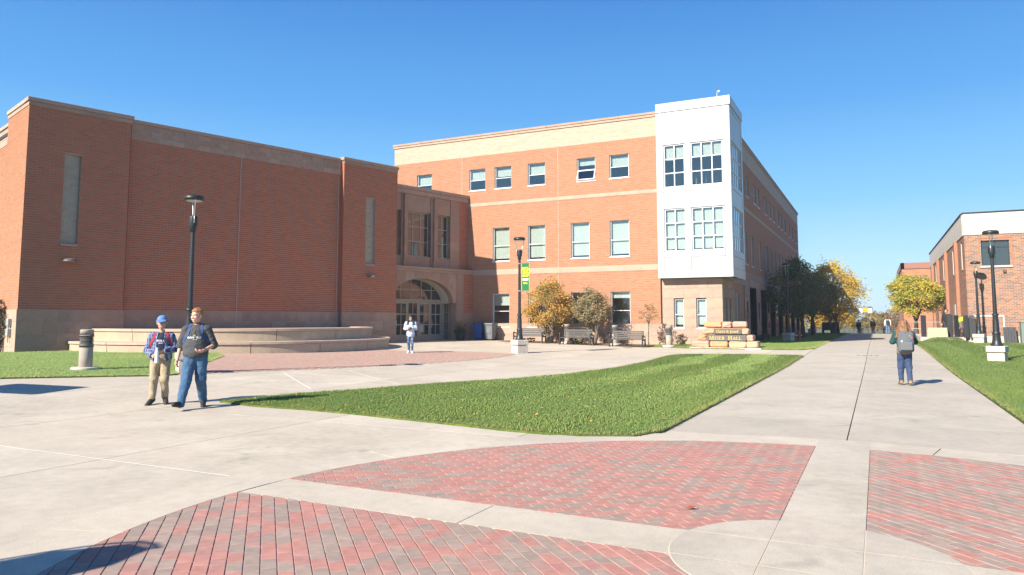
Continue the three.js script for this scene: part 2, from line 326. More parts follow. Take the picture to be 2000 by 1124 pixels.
// stage and far brick court beside it
const WA = 16.4 * Math.PI / 180, wd = V(Math.sin(WA), 0, -Math.cos(WA)), wn = V(Math.cos(WA), 0, Math.sin(WA)), WC = V(-25, 0, -35);
const wpt = (s, off) => [WC.x + wd.x * s + wn.x * off, WC.z + wd.z * s + wn.z * off];
const [SX, SZ] = wpt(-9.6, 0);
const farCourt = smoothPoly([[-16.9, -13.8], [-16.6, -15.3], [-15.75, -17.6], [-14.75, -21.3], [-14.3, -24.6], [-14.25, -27.6], [-14.7, -29.6], [-16.0, -29.6], [-17.6, -28.8], [-19.1, -27.6], [-20.6, -27.2], [-23, -25], [-23.5, -22], [-22, -19.2], [-19.4, -16.6]], 4);
const lawnL = [[-24, -3.5], [-21.3, -6.6], [-19.4, -9.4], [-18.85, -10.4], [-18.3, -11.25], [-17.7, -12.2], [-17.0, -13.2], [-16.95, -13.7], [-21.4, -19.3], [-24.5, -21.5], [-28.9, -19.6], [-33, -14], [-52, -3], [-50, 8]];
{
  const q = struct('brick_paving');
  mesh('paver_bed', sheet(farCourt, .004, 1.5), M.bed, q);
  pave(q, farCourt, .62, .205, .105, .006, .016, (x, z) => inPoly(farCourt, x, z) && !inPoly(lawnL, x, z) && Math.hypot(x - SX, z - SZ) > 7.2, 0, .25, farMats);
}

// ---------------------------------------------------------------- lawns
const lawnC = [[-11.7, -10.5], [-11.55, -11.5], [-11.4, -12.4], [-10.84, -13.75], [-10.13, -15.94], [-9.1, -17.9], [-8.42, -20.2], [-7.95, -23.5], [-7.95, -27.1], [-8.15, -30.4], [-8.2, -31.6], [-7.8, -32.5], [-6.4, -33.2], [-4.7, -33.5], [-3.1, -33.6], [-2.87, -33.3], [-2.86, -16.6], [-2.86, -10.7], [-3.1, -10.1], [-3.85, -9.75], [-4.9, -9.78], [-6.36, -10.02], [-8.09, -10.28], [-9.4, -10.4], [-10.6, -10.35]];
const lawnT = [[-6.9, -38.5], [-3.4, -38.9], [-2.9, -40.5], [-2.87, -86], [-2.87, -110], [-7.8, -110], [-7.8, -50], [-7.9, -46], [-11.2, -41.9], [-11.6, -39.7], [-9, -38.6]];
const lawnR = [[2.05, -13.4], [3.4, -12.2], [8, -11], [40, -14], [40, -53.2], [5.1, -53.4], [5.0, -53.7], [4.5, -54.0], [2.03, -54.2], [2.03, -40]];
const bedF = [[-21.2, -42.2], [-21.2, -40.6], [-19.8, -39.6], [-17.4, -39.9], [-14.4, -39.5], [-11.2, -39.0], [-11.2, -42.2]];
for (const p of [lawnC, lawnT, lawnR, lawnL]) struct('lawn', sheet(p, .035, 1.2, .06), M.turf);
struct('planting_bed', sheet(bedF, .02, 1, .03), M.soil);
function tuft() {
  const pos = [], col = [];
  for (let k = 0; k < 9; k++) { const a = rr(0, 6.28), r = rr(0, .06), x = Math.cos(a) * r, z = Math.sin(a) * r, b = rr(0, 6.28), w = .004, h = rr(.034, .055), lx = Math.cos(b + 1.3) * rr(.005, .04), lz = Math.sin(b + 1.3) * rr(.005, .04); pos.push(x - Math.cos(b) * w, 0, z - Math.sin(b) * w, x + Math.cos(b) * w, 0, z + Math.sin(b) * w, x + lx, h, z + lz); }
  const q = new THREE.BufferGeometry(); q.setAttribute('position', new THREE.Float32BufferAttribute(pos, 3)); q.computeVertexNormals(); return q;
}
const bladeMat = new THREE.MeshPhysicalMaterial({ color: lin(1, 1, 1), roughness: .75, transmission: .25, thickness: 0, side: THREE.DoubleSide });
function grass(poly, label, density, opt = {}) {
  const xs = poly.map((p) => p[0]), zs = poly.map((p) => p[1]), x0 = Math.max(-34, Math.min(...xs)), x1 = Math.min(24, Math.max(...xs)), z0 = Math.max(opt.zmin ?? -86, Math.min(...zs)), z1 = Math.max(...zs), list = [];
  const N = (x1 - x0) * (z1 - z0) * density;
  for (let i = 0; i < N; i++) {
    const x = rr(x0, x1), z = rr(z0, z1); if (!inPoly(poly, x, z)) continue;
    const f = x * -.446 + z * -.895, r = x * .895 - z * .446; if (f < 4 || Math.abs(r / f) > .78) continue;
    if (rnd() > clamp(15 / f, .22, 1)) continue;
    let e = 9; for (let k = 0; k < poly.length; k++) { const a = poly[k], b = poly[(k + 1) % poly.length], dx = b[0] - a[0], dz = b[1] - a[1], t = clamp(((x - a[0]) * dx + (z - a[1]) * dz) / (dx * dx + dz * dz), 0, 1); e = Math.min(e, Math.hypot(x - a[0] - dx * t, z - a[1] - dz * t)); }
    list.push([x, z, f, e]);
  }
  const m = shade(new THREE.InstancedMesh(tuft(), bladeMat, list.length)); m.name = numbered('grass'); scene.add(m);
  const o = new THREE.Object3D(), c = new THREE.Color();
  list.forEach(([x, z, f, e], i) => {
    const s = clamp(f / 17, .85, 2.1) * rr(.85, 1.15), stripe = opt.stripe ? opt.stripe(x, z) : 0;
    o.position.set(x, g(x, z) + .03, z); o.rotation.set(stripe * .2 + rr(-.12, .12), rr(-.4, .4), rr(-.2, .2)); o.scale.set(s, s * (.8 / Math.sqrt(s)) * rr(.8, 1.2), s); o.updateMatrix(); m.setMatrixAt(i, o.matrix);
    const n = noise.noise(x * .5, z * .5, 1) + noise.noise(x * 2.1, z * 2.1, 4) * .6, dry = rnd() < (e < .14 + .1 * noise.noise(x * 3, z * 3, 9) ? .6 : .07) ? 1 : 0, v = rr(.86, 1.16);
    c.setRGB((.24 + n * .045) * v + dry * .16, (.34 + n * .03) * v + dry * .06, .085 * v + dry * .05); m.setColorAt(i, c);
  });
  tag(m, label, 'grass', null, 'stuff');
}
grass(lawnC, 'mown green grass of the pointed lawn beside the broad path', 700, { stripe: (x, z) => clamp(Math.sin((x + 2.86) * 2.9 + z * .02 + noise.noise(x * .8, z * .35, 5) * 1.4) * 2.5, -1, 1) });
grass(lawnL, 'green grass around the concrete bollard by the tiered stage', 420);
grass(lawnR, 'mown green grass around the lamp posts across the path', 420, { stripe: (x) => Math.sin(x * 2.6) > 0 ? .35 : -.35 });
grass(lawnT, 'green grass around the fire hydrant and street trees', 220);
{ // fallen leaves
  const q = new THREE.BufferGeometry(); q.setAttribute('position', new THREE.Float32BufferAttribute([-.5, 0, 0, 0, .1, .28, 0, .03, 0, -.5, 0, 0, 0, .03, 0, 0, .1, -.28, 0, .03, 0, 0, .1, .28, .5, .06, 0, 0, .03, 0, .5, .06, 0, 0, .1, -.28], 3)); q.computeVertexNormals();
  const list = [];
  for (let i = 0; i < 2600; i++) { const t = rnd(); let x, z; if (t < .35) { x = rr(-11.7, -2.9); z = rr(-33, -9.7); if (!inPoly(lawnC, x, z)) continue; } else if (t < .6) { x = rr(-21, -11); z = rr(-42, -39); } else if (t < .75) { x = rr(-30, -17); z = rr(-20, -10); if (!inPoly(lawnL, x, z)) continue; } else if (t < .9) { x = rr(2, 9); z = rr(-60, -14); } else { x = rr(-7.8, -2.5); z = rr(-80, -39); } list.push([x, z]); }
  const m = shade(new THREE.InstancedMesh(q, S(lin(1, 1, 1), .8, { side: THREE.DoubleSide }), list.length)); m.name = 'fallen_leaves'; scene.add(m);
  const o = new THREE.Object3D(), c = new THREE.Color();
  list.forEach(([x, z], i) => { o.position.set(x, g(x, z) + .055, z); o.rotation.set(rr(-.5, .5), rr(0, 6.28), rr(-.5, .5)); o.scale.setScalar(rr(.04, .085)); o.updateMatrix(); m.setMatrixAt(i, o.matrix); const k = rr(.7, 1.2); c.setRGB(.42 * k, .24 * k, .08); m.setColorAt(i, c); });
  tag(m, 'small dry yellow leaves scattered over lawns and planting bed', 'leaves', null, 'stuff');
  const one = new THREE.Mesh(q, S(lin(.36, .085, .025), .7, { side: THREE.DoubleSide })); one.name = 'fallen_leaf'; one.scale.set(.11, .2, .11); one.position.set(-1.5, .03, -6.47); one.rotation.y = .5; shade(one); scene.add(one); tag(one, 'single curled rusty leaf lying on the brick paving', 'leaf');
}

// ---------------------------------------------------------------- building kit
function face(parent, ox, oz, dx, dz, off = 0) { // x along the wall, y up, z out of it (world coordinates in)
  const l = Math.hypot(dx, dz); dx /= l; dz /= l;
  const m = new THREE.Matrix4().makeBasis(V(dx, 0, dz), V(0, 1, 0), V(-dz, 0, dx)).setPosition(ox - dz * off, 0, oz + dx * off);
  parent.updateMatrixWorld(true);
  return { parent, world: m, m: parent.matrixWorld.clone().invert().multiply(m) };
}
function fput(F, name, geo, mat) { const o = mesh(name, geo, mat, F.parent); F.m.decompose(o.position, o.quaternion, o.scale); return o; }
function minus(u0, u1, v0, v1, holes) { // rectangle less holes -> rectangles
  const ys = [...new Set([v0, v1, ...holes.flatMap((h) => [h[2], h[3]])])].filter((y) => y >= v0 && y <= v1).sort((a, b) => a - b), out = [];
  for (let i = 0; i + 1 < ys.length; i++) { const a = ys[i], b = ys[i + 1], m = (a + b) / 2; for (const [p, q] of spans(u0, u1, holes.filter((h) => h[2] < m && h[3] > m))) out.push([p, q, a, b]); }
  return out;
}
function spans(u0, u1, hs) { let l = [[u0, u1]]; for (const h of hs) l = l.flatMap(([a, b]) => h[1] <= a || h[0] >= b ? [[a, b]] : [[a, h[0]], [h[1], b]].filter(([p, q]) => q - p > .01)); return l; }
const unit = new THREE.BoxGeometry(1, 1, 1);
const redTones = [[.475, .208, .108], [.49, .218, .115], [.46, .2, .105], [.48, .222, .12], [.445, .192, .1], [.495, .225, .12]];
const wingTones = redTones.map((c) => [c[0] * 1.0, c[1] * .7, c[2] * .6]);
const tanTones = [[.56, .45, .335], [.6, .48, .36], [.53, .425, .32], [.58, .47, .36]];
const mixTones = [[.46, .2, .11], [.38, .17, .11], [.28, .17, .125], [.33, .2, .15], [.5, .22, .11], [.25, .155, .12]];
function brickWall(F, u0, u1, v0, v1, holes = [], { tones = redTones, mortar = M.mortar, ch = .102, L = .305, T = .3, parts = 0, bond = .5, name = 'wall' } = {}) {
  fput(F, name, wuv(merge(minus(u0 + .03, u1 - .03, v0, v1, holes).map(([a, b, c, d]) => b2(a, b, c, d, -T, -.009)))), mortar);
  const list = [], n = Math.round((v1 - v0) / ch), h = (v1 - v0) / n, J = .016;
  for (let j = 0; j < n; j++) {
    const y = v0 + j * h, ym = y + h / 2;
    for (const [a, b] of spans(u0, u1, holes.filter((o) => o[2] < ym && o[3] > ym))) for (let k = Math.floor(a / L) - 1; k * L + (j & 1 ? L * bond : 0) < b; k++) {
      const p = Math.max(a, k * L + (j & 1 ? L * bond : 0)), q = Math.min(b, (k + 1) * L + (j & 1 ? L * bond : 0)) - J; if (q - p < .02) continue;
      list.push([(p + q) / 2, ym, q - p, h - J, Math.floor(rnd() * tones.length), rr(.94, 1.05)]);
    }
  }
  let rest = list;
  if (parts) {
    const w = V(); list.forEach((o) => { w.set(o[0], o[1], 0).applyMatrix4(F.world); o.d = w.distanceTo(camera.position); });
    list.sort((a, b) => a.d - b.d); rest = list.slice(parts);
    const mats = tones.map((c) => S(lin(...c), .85, { map: tGrain }));
    for (const o of list.slice(0, parts)) { const m = mesh('brick', unit, mats[o[4]], F.parent); new THREE.Matrix4().multiplyMatrices(F.m, new THREE.Matrix4().makeTranslation(o[0], o[1], -.014)).decompose(m.position, m.quaternion, m.scale); m.scale.set(o[2], o[3], .028); }
  }
  const im = shade(new THREE.InstancedMesh(unit, M.brick, rest.length)), q = new THREE.Matrix4(), c = new THREE.Color();
  rest.forEach((o, i) => { q.makeScale(o[2], o[3], .028).setPosition(o[0], o[1], -.014 + (o[5] - 1) * .01); im.setMatrixAt(i, q); const t = tones[o[4]]; c.setRGB(t[0] * o[5], t[1] * o[5], t[2] * o[5]); im.setColorAt(i, c); });
  im.name = 'brick_field'; im.userData.kind = 'stuff'; F.m.decompose(im.position, im.quaternion, im.scale); F.parent.add(im);
}
function blocks(F, u0, u1, v0, v1, rows, len, mats, z1 = .012, depth = .2, name = 'stone_block', holes = []) {
  const h = (v1 - v0) / rows;
  if (!holes.length) fput(F, 'block_backing', b2(u0 + .004, u1 - .004, v0, v1, z1 - depth - .02, z1 - .012), M.mortarTan);
  for (let j = 0; j < rows; j++) {
    const ym = v0 + (j + .5) * h;
    for (const [a, b] of spans(u0, u1, holes.filter((o) => o[2] < ym && o[3] > ym))) {
      const n = Math.max(1, Math.round((b - a) / len)); let p = a;
      for (let k = 0; k < n; k++) {
        const q = k === n - 1 ? b : a + (b - a) * (k + 1) / n + (j & 1 ? .5 : 0) * (b - a) / n * (k < n - 1 ? .9 : 0) + rr(-.12, .12) * (b - a) / n;
        fput(F, name, wuv(b2(p + .004, q - .004, v0 + j * h + .004, v0 + (j + 1) * h - .004, z1 - depth, z1 + rr(-.002, .002)).translate(k * 3.7, j * 1.3, 0)).translate(-k * 3.7, -j * 1.3, 0), mats[Math.floor(rnd() * mats.length)]); p = q;
      }
    }
  }
}
const strip = (F, name, u0, u1, v0, v1, z0, z1, mat) => fput(F, name, wuv(b2(u0, u1, v0, v1, z0, z1)), mat);
// coping in lengths with open joints
function coping(F, u0, u1, v0, v1, z0, z1, mat, len = 2.4, name = 'coping_stone') { const n = Math.max(1, Math.round((u1 - u0) / len)); for (let k = 0; k < n; k++) fput(F, name, wuv(rbx((u1 - u0) / n - .008, v1 - v0, z1 - z0, u0 + (u1 - u0) * (k + .5) / n, (v0 + v1) / 2, (z0 + z1) / 2, .012, 1)), mat); }
function windowUnit(F, u0, u1, v0, v1, { cols = [.5], rows = [], r = .1, fw = .055, mw = .04, mat = M.frame, glass = M.glass, blind = 0, blindMat = M.blind, sill = .07, room = true, open = false, label } = {}) {
  const U = [u0, ...cols.map((c) => u0 + (u1 - u0) * c), u1], W = [v0, ...rows.map((c) => v0 + (v1 - v0) * c), v1], z1 = -r, z0 = -r - .07, bars = [];
  bars.push(b2(u0, u0 + fw, v0, v1, z0, z1), b2(u1 - fw, u1, v0, v1, z0, z1), b2(u0 + fw, u1 - fw, v0, v0 + fw, z0, z1), b2(u0 + fw, u1 - fw, v1 - fw, v1, z0, z1));
  for (const u of U.slice(1, -1)) bars.push(b2(u - mw / 2, u + mw / 2, v0 + fw, v1 - fw, z0 + .002, z1 - .004));
  for (const v of W.slice(1, -1)) { const c = [u0 + fw, ...U.slice(1, -1).flatMap((u) => [u - mw / 2, u + mw / 2]), u1 - fw]; for (let k = 0; k < c.length; k += 2) bars.push(b2(c[k], c[k + 1], v - mw / 2, v + mw / 2, z0 + .002, z1 - .004)); }
  const win = fput(F, 'window', merge(bars), mat); if (label) win.userData.label = label;
  for (let i = 0; i + 1 < U.length; i++) for (let j = 0; j + 1 < W.length; j++) {
    const a = U[i] + (i ? mw / 2 : fw), b = U[i + 1] - (i + 2 < U.length ? mw / 2 : fw), c = W[j] + (j ? mw / 2 : fw), d = W[j + 1] - (j + 2 < W.length ? mw / 2 : fw);
    if (open && j === 0) continue;
    mesh('pane', b2(a, b, c, d, z0 + .03, z0 + .036), glass, win);
  }
  if (open) { // awning sash tilted outwards
    const h = W[1] - W[0] - .03, w = u1 - u0 - .06;
    const s = merge([b2(-w / 2, w / 2, -h, -h + .05, -.02, .02), b2(-w / 2, w / 2, -.05, 0, -.02, .02), b2(-w / 2, -w / 2 + .05, -h + .05, -.05, -.02, .02), b2(w / 2 - .05, w / 2, -h + .05, -.05, -.02, .02)]);
    const sash = mesh('sash', s, mat, win); sash.position.set((u0 + u1) / 2, W[1] - .02, z1 + .02); sash.rotation.x = -.3;
    const gp = mesh('pane', b2(-w / 2 + .05, w / 2 - .05, -h + .05, -.05, -.004, .004), glass, win); gp.position.copy(sash.position); gp.rotation.copy(sash.rotation);
  }
  if (blind) { const n = blind.length ? blind : [blind]; const bl = []; n.forEach((f, i) => { const a = u0 + (u1 - u0) * i / n.length + .03, b = u0 + (u1 - u0) * (i + 1) / n.length - .03; if (f > 0) { const N = Math.round((v1 - v0) * f / .05); for (let k = 0; k < N; k++) bl.push(new THREE.BoxGeometry(b - a, .046, .004).rotateX(-.5).translate((a + b) / 2, v1 - .06 - k * .048, z0 - .1)); } }); if (bl.length) mesh('blind', merge(bl), blindMat, win); }
  if (sill) mesh('sill', b2(u0 - .04, u1 + .04, v0 - sill, v0 - .002, z0 - .03, .035), mat === M.frame ? M.frame : M.band, win);
  if (room) fput(F, 'room', merge([b2(u0 - .6, u1 + .6, v0 - .5, v1 + .4, -2.42, -2.4), b2(u0 - .6, u0 - .58, v0 - .5, v1 + .4, -2.4, -.32), b2(u1 + .58, u1 + .6, v0 - .5, v1 + .4, -2.4, -.32), b2(u0 - .6, u1 + .6, v0 - .52, v0 - .5, -2.4, -.32), b2(u0 - .6, u1 + .6, v1 + .4, v1 + .42, -2.4, -.32)]), M.interior);
  return win;
}
const holeOf = (u, v, w, h) => [u, u + w, v, v + h];

// ---------------------------------------------------------------- main academic building
const hall = thing('academic_building', 'three-storey orange brick academic building with white windows and stone bands', 'building', [-19, 0, -42.3]);
{
  const F = face(hall, 0, -42.3, 1, 0), X0 = -30.5, X1 = -11.3;
  const w3 = [-28.56, -24.32, -22.38, -19.94, -16.53, -14.38], w2 = [-22.51, -19.95, -16.96, -14.4];
  const h3 = w3.map((x) => holeOf(x, 10.32, 1.23, 1.47)), h2 = w2.map((x) => holeOf(x, 5.48, 1.23, 2.23)), h1 = w2.map((x) => holeOf(x, 1.2, 1.23, 2.14));
  brickWall(F, X0, X1, 1.42, 4.58, h1); brickWall(F, X0, X1, 4.94, 9.21, h2); brickWall(F, X0, X1, 9.44, 12.66, h3);
  brickWall(F, X0, X1, 12.66, 13.84, [], { tones: tanTones, mortar: M.mortarTan });
  blocks(F, X0, X1, 4.58, 4.94, 1, 1.25, [M.band], .02, .25); blocks(F, X0, X1, 9.21, 9.44, 1, 1.25, [M.band], .02, .25);
  blocks(F, -24.3, -11.23, .05, 1.42, 2, 1.1, M.base, .03, .3, 'stone_block', h1);
  strip(F, 'base_backing', -24.3, -11.23, .05, 1.15, -.3, -.02, M.mortarTan);
  coping(F, X0 - .1, X1, 13.84, 13.98, -.4, .06, M.band); coping(F, X0 - .12, X1, 13.99, 14.13, -.42, .1, M.coping);
  w3.forEach((x, i) => windowUnit(F, x, x + 1.23, 10.32, 11.79, { cols: [], rows: [.47], blind: [.5, .52, .45, .5, .3, .5][i], open: i === 4, label: i === 4 ? 'window with its lower sash tilted open' : undefined }));
  w2.forEach((x) => windowUnit(F, x, x + 1.23, 5.48, 7.71, { cols: [], rows: [.46], blind: .95 }));
  w2.forEach((x, i) => windowUnit(F, x, x + 1.23, 1.2, 3.34, { cols: [], rows: [.47], blind: [.36, .3, .06, .16][i] }));
  for (const x of [-17.82, -24.9]) strip(F, 'expansion_joint', x - .012, x + .012, x < -20 ? 9.5 : 1.5, 13.8, -.005, .004, M.caulk);
  // stone ground floor under the corner bay
  const hw = [holeOf(-10.54, 1.18, .57, 1.67), holeOf(-9.25, 1.18, .57, 1.67)];
  blocks(F, -11.22, -7.76, .05, 4.03, 7, .95, M.base, .02, .3, 'stone_block', hw);
  strip(F, 'base_backing', -11.22, -10.6, .05, 4, -.3, -.02, M.mortarTan); strip(F, 'base_backing', -9.9, -9.3, .05, 4, -.3, -.02, M.mortarTan); strip(F, 'base_backing', -8.6, -7.8, .05, 4, -.3, -.02, M.mortarTan);
  hw.forEach((h) => windowUnit(F, ...h, { cols: [], rows: [.46], blind: .9 }));
  // the wall along the path
  const G = face(hall, -7.88, 0, 0, -1), E1 = 91;
  const s3 = [52.6, 56.2, 58.1, 62.2, 65, 67.5, 71, 73.7, 76.5, 81.1, 83.9, 88], s2 = [51.7, 54.4, 58.5, 62.5, 65.3, 68, 71, 73.7, 76.5, 81.1, 83.9, 88];
  const g3 = s3.map((u) => holeOf(u, 10.35, 1.23, 1.42)), g2 = s2.map((u) => holeOf(u, 5.5, 1.0, 2.2)), o = { L: .305 };
  brickWall(G, 45.9, E1, 4.95, 9.21, g2, o); brickWall(G, 45.9, E1, 9.44, 12.66, g3, o); brickWall(G, 45.9, E1, 12.66, 13.84, [], { tones: tanTones, mortar: M.mortarTan });
  blocks(G, 45.9, E1, 9.21, 9.44, 1, 1.25, [M.band], .02, .25);
  blocks(G, 45.9, E1, 3.95, 4.95, 2, 1.3, M.stone, .02, 1.9);
  coping(G, 45.9, E1 + .1, 13.84, 13.98, -.4, .06, M.band); coping(G, 45.9, E1 + .12, 13.99, 14.13, -.42, .1, M.coping);
  s3.forEach((u) => windowUnit(G, u, u + 1.23, 10.35, 11.77, { cols: [], rows: [.47], blind: .3, glass: M.mirror, room: false }));
  s2.forEach((u) => windowUnit(G, u, u + 1, 5.5, 7.7, { cols: [], rows: [.47], glass: M.mirror, room: false }));
  // arcade piers over a recessed wall
  strip(G, 'arcade_wall', 45.9, E1, 0, 3.95, -1.9, -1.7, M.stone[3]);
  for (let u = 50.7, k = 0; u < E1 - 1.5; u += 5.45, k++) { blocks(G, u, u + 2.35, .02, 3.95, 5, 1.2, M.stone, .02, 1.6, 'stone_block'); fput(G, 'slit_window', b2(u + .95, u + 1.4, 1, 2.9, .01, .03), M.mirror); }
  brickWall(G, 46.2, 50.6, .1, 3.95, [holeOf(47.6, 1.1, 1, 2.2)]); windowUnit(G, 47.6, 48.6, 1.1, 3.3, { cols: [], rows: [.47], glass: M.mirror, room: false });
  // return wall under the bay
  const K = face(hall, -7.78, 0, 0, -1); const kw = [holeOf(43.3, 1.18, .5, 1.67), holeOf(44.5, 1.18, .5, 1.67)];
  blocks(K, 42.36, 46.2, .05, 4.03, 7, .95, M.stone, .01, .3, 'stone_block', kw); kw.forEach((h) => windowUnit(K, ...h, { cols: [], rows: [.46], glass: M.mirror, room: false, sill: 0 }));
  // body and roof
  fput(F, 'roof', b2(X0 + .1, -8.3, 13.5, 13.7, -48.5, -.31), M.blackMatte);
  const B = face(hall, X0, -42.3, 0, 1); brickWall(B, -48, 0, 1, 12.66, [], { ch: .2, L: .6 }); brickWall(B, -48, 0, 12.66, 13.84, [], { tones: tanTones, mortar: M.mortarTan, ch: .2, L: .6 });
  const N = face(hall, -8, -90.9, -1, 0); strip(N, 'rear_wall', 0, 22.4, 0, 13.84, -.3, 0, S(lin(.4, .2, .13), .9));
  coping(B, -48, 0, 13.86, 14.1, -.4, .08, M.coping); strip(F, 'inner_wall', X0 + .4, -10.2, .2, 13.4, -3.4, -3.2, M.interior); strip(G, 'inner_wall', 46, 90.5, 4.2, 13.4, -3.4, -3.2, M.interior);
}
// ---------------------------------------------------------------- white panelled corner bay
const bay = thing('corner_bay', 'white metal panelled corner bay with gridded windows overhanging the entrance corner', 'building bay', [-9.15, 4.04, -43.8]);
{
  const F = face(bay, 0, -41.7, 1, 0), G = face(bay, -7.02, 0, 0, -1), p = (f, a, b, c, d, z = 0, t = .05) => fput(f, 'panel', rbx(b - a - .018, d - c - .018, t, (a + b) / 2, (c + d) / 2, z - t / 2, .006, 1), M.panel[Math.floor(rnd() * 3)]);
  const holesF = [[-10.84, -9.62, 9.35, 11.86], [-9.26, -7.47, 9.35, 11.86], [-10.84, -9.62, 5.6, 8.07], [-9.26, -7.47, 5.6, 8.07]];
  fput(F, 'backing', merge(minus(-11.26, -7.1, 4.06, 14.3, holesF).map(([a, b, c, d]) => b2(a, b, c, d, -.25, -.052))), M.grooves);
  p(F, -11.28, -7.02, 13.84, 14.38, .05, .12); p(F, -11.28, -10.91, 4.57, 9.2); p(F, -11.28, -10.91, 9.2, 13.84); p(F, -7.42, -7.02, 4.57, 9.2); p(F, -7.42, -7.02, 9.2, 13.84);
  p(F, -10.91, -7.42, 13.6, 13.84); p(F, -10.91, -7.42, 12.19, 13.6, -.015); p(F, -10.91, -7.42, 11.87, 12.19); p(F, -10.91, -7.42, 9.08, 9.34); p(F, -10.91, -9.55, 8.33, 9.08, -.015); p(F, -9.55, -9.33, 8.33, 9.08); p(F, -9.33, -7.42, 8.33, 9.08, -.015);
  p(F, -10.91, -7.42, 8.08, 8.33); p(F, -10.91, -7.42, 5.24, 5.59); p(F, -10.91, -9.55, 4.57, 5.24, -.015); p(F, -9.55, -9.33, 4.57, 5.24); p(F, -9.33, -7.42, 4.57, 5.24, -.015); p(F, -11.28, -7.02, 4.04, 4.57);
  for (const [c, d] of [[9.34, 11.87], [5.59, 8.08]]) { p(F, -9.61, -9.27, c, d); p(F, -10.91, -10.85, c, d); p(F, -7.46, -7.42, c, d); }
  const gr = { r: .06, fw: .05, mw: .06, sill: 0, rows: [.333, .667], room: false };
  fput(F, 'room', merge([b2(-11.1, -7.2, 4.3, 13.8, -2.4, -2.35), b2(-11.1, -7.2, 8.6, 8.7, -2.35, -.26), b2(-11.1, -7.2, 4.3, 4.4, -2.35, -.26), b2(-11.1, -7.2, 12.6, 12.7, -2.35, -.26), b2(-11.1, -11.05, 4.4, 12.6, -2.35, -.26), b2(-7.45, -7.35, 4.4, 12.6, -2.35, -.26)]), M.interior);
  windowUnit(F, -10.84, -9.62, 9.35, 11.86, { ...gr, cols: [.5], blind: [.36, .34] }); windowUnit(F, -9.26, -7.47, 9.35, 11.86, { ...gr, cols: [.333, .667], blind: [.34, .34, .34] });
  windowUnit(F, -10.84, -9.62, 5.6, 8.07, { ...gr, cols: [.5], blind: .97 }); windowUnit(F, -9.26, -7.47, 5.6, 8.07, { ...gr, cols: [.333, .667], blind: .97 });
  const hg = [[42.15, 45.45, 9.35, 11.86], [42.15, 45.45, 5.6, 8.07]];
  fput(G, 'backing', merge(minus(41.8, 45.85, 4.06, 14.3, hg).map(([a, b, c, d]) => b2(a, b, c, d, -.25, -.052))), M.grooves);
  p(G, 41.6, 45.9, 13.84, 14.38, .05, .12); p(G, 41.71, 42.12, 4.57, 13.84); p(G, 45.48, 45.9, 4.57, 13.84); p(G, 42.12, 45.48, 13.6, 13.84); p(G, 42.12, 45.48, 12.19, 13.6, -.015); p(G, 42.12, 45.48, 11.87, 12.19); p(G, 42.12, 45.48, 9.08, 9.34);
  p(G, 42.12, 43.9, 8.33, 9.08, -.015); p(G, 43.9, 45.48, 8.33, 9.08, -.02); p(G, 42.12, 45.48, 8.08, 8.33); p(G, 42.12, 45.48, 5.24, 5.59); p(G, 42.12, 43.9, 4.57, 5.24, -.015); p(G, 43.9, 45.48, 4.57, 5.24, -.02); p(G, 41.71, 45.9, 4.04, 4.57);
  for (const h of hg) windowUnit(G, ...h, { ...gr, cols: [.2, .4, .6, .8], glass: M.coated, room: false });
  fput(F, 'soffit', b2(-11.26, -7.08, 4.06, 4.12, -4.1, -.06), M.panel[2]); fput(F, 'roof', b2(-11.2, -7.15, 14.2, 14.3, -4.1, -.1), M.white);
  const B = face(bay, -7.1, -45.85, -1, 0); strip(B, 'rear_panel', 0, 4.16, 13, 14.34, -.1, 0, M.panel[1]); const Lf = face(bay, -11.26, 0, 0, 1); strip(Lf, 'side_panel', -45.85, -41.76, 4.06, 14.34, -.15, 0, M.panel[1]);
}
{ // camera on the bay roof
  const t = thing('security_camera', 'small white security camera on a pole above the white bay', 'camera', [-7.75, 14.3, -42.1]);
  mesh('pole', tube([[0, 0, 0], [0, .35, 0], [.03, .5, .05], [.12, .5, .12]], .025), M.white, t); mesh('housing', lathe([[0, 0], [.06, .02], [.07, .1], [.05, .14], [0, .15]], 14).translate(.14, .36, .14), M.frame, t);
}
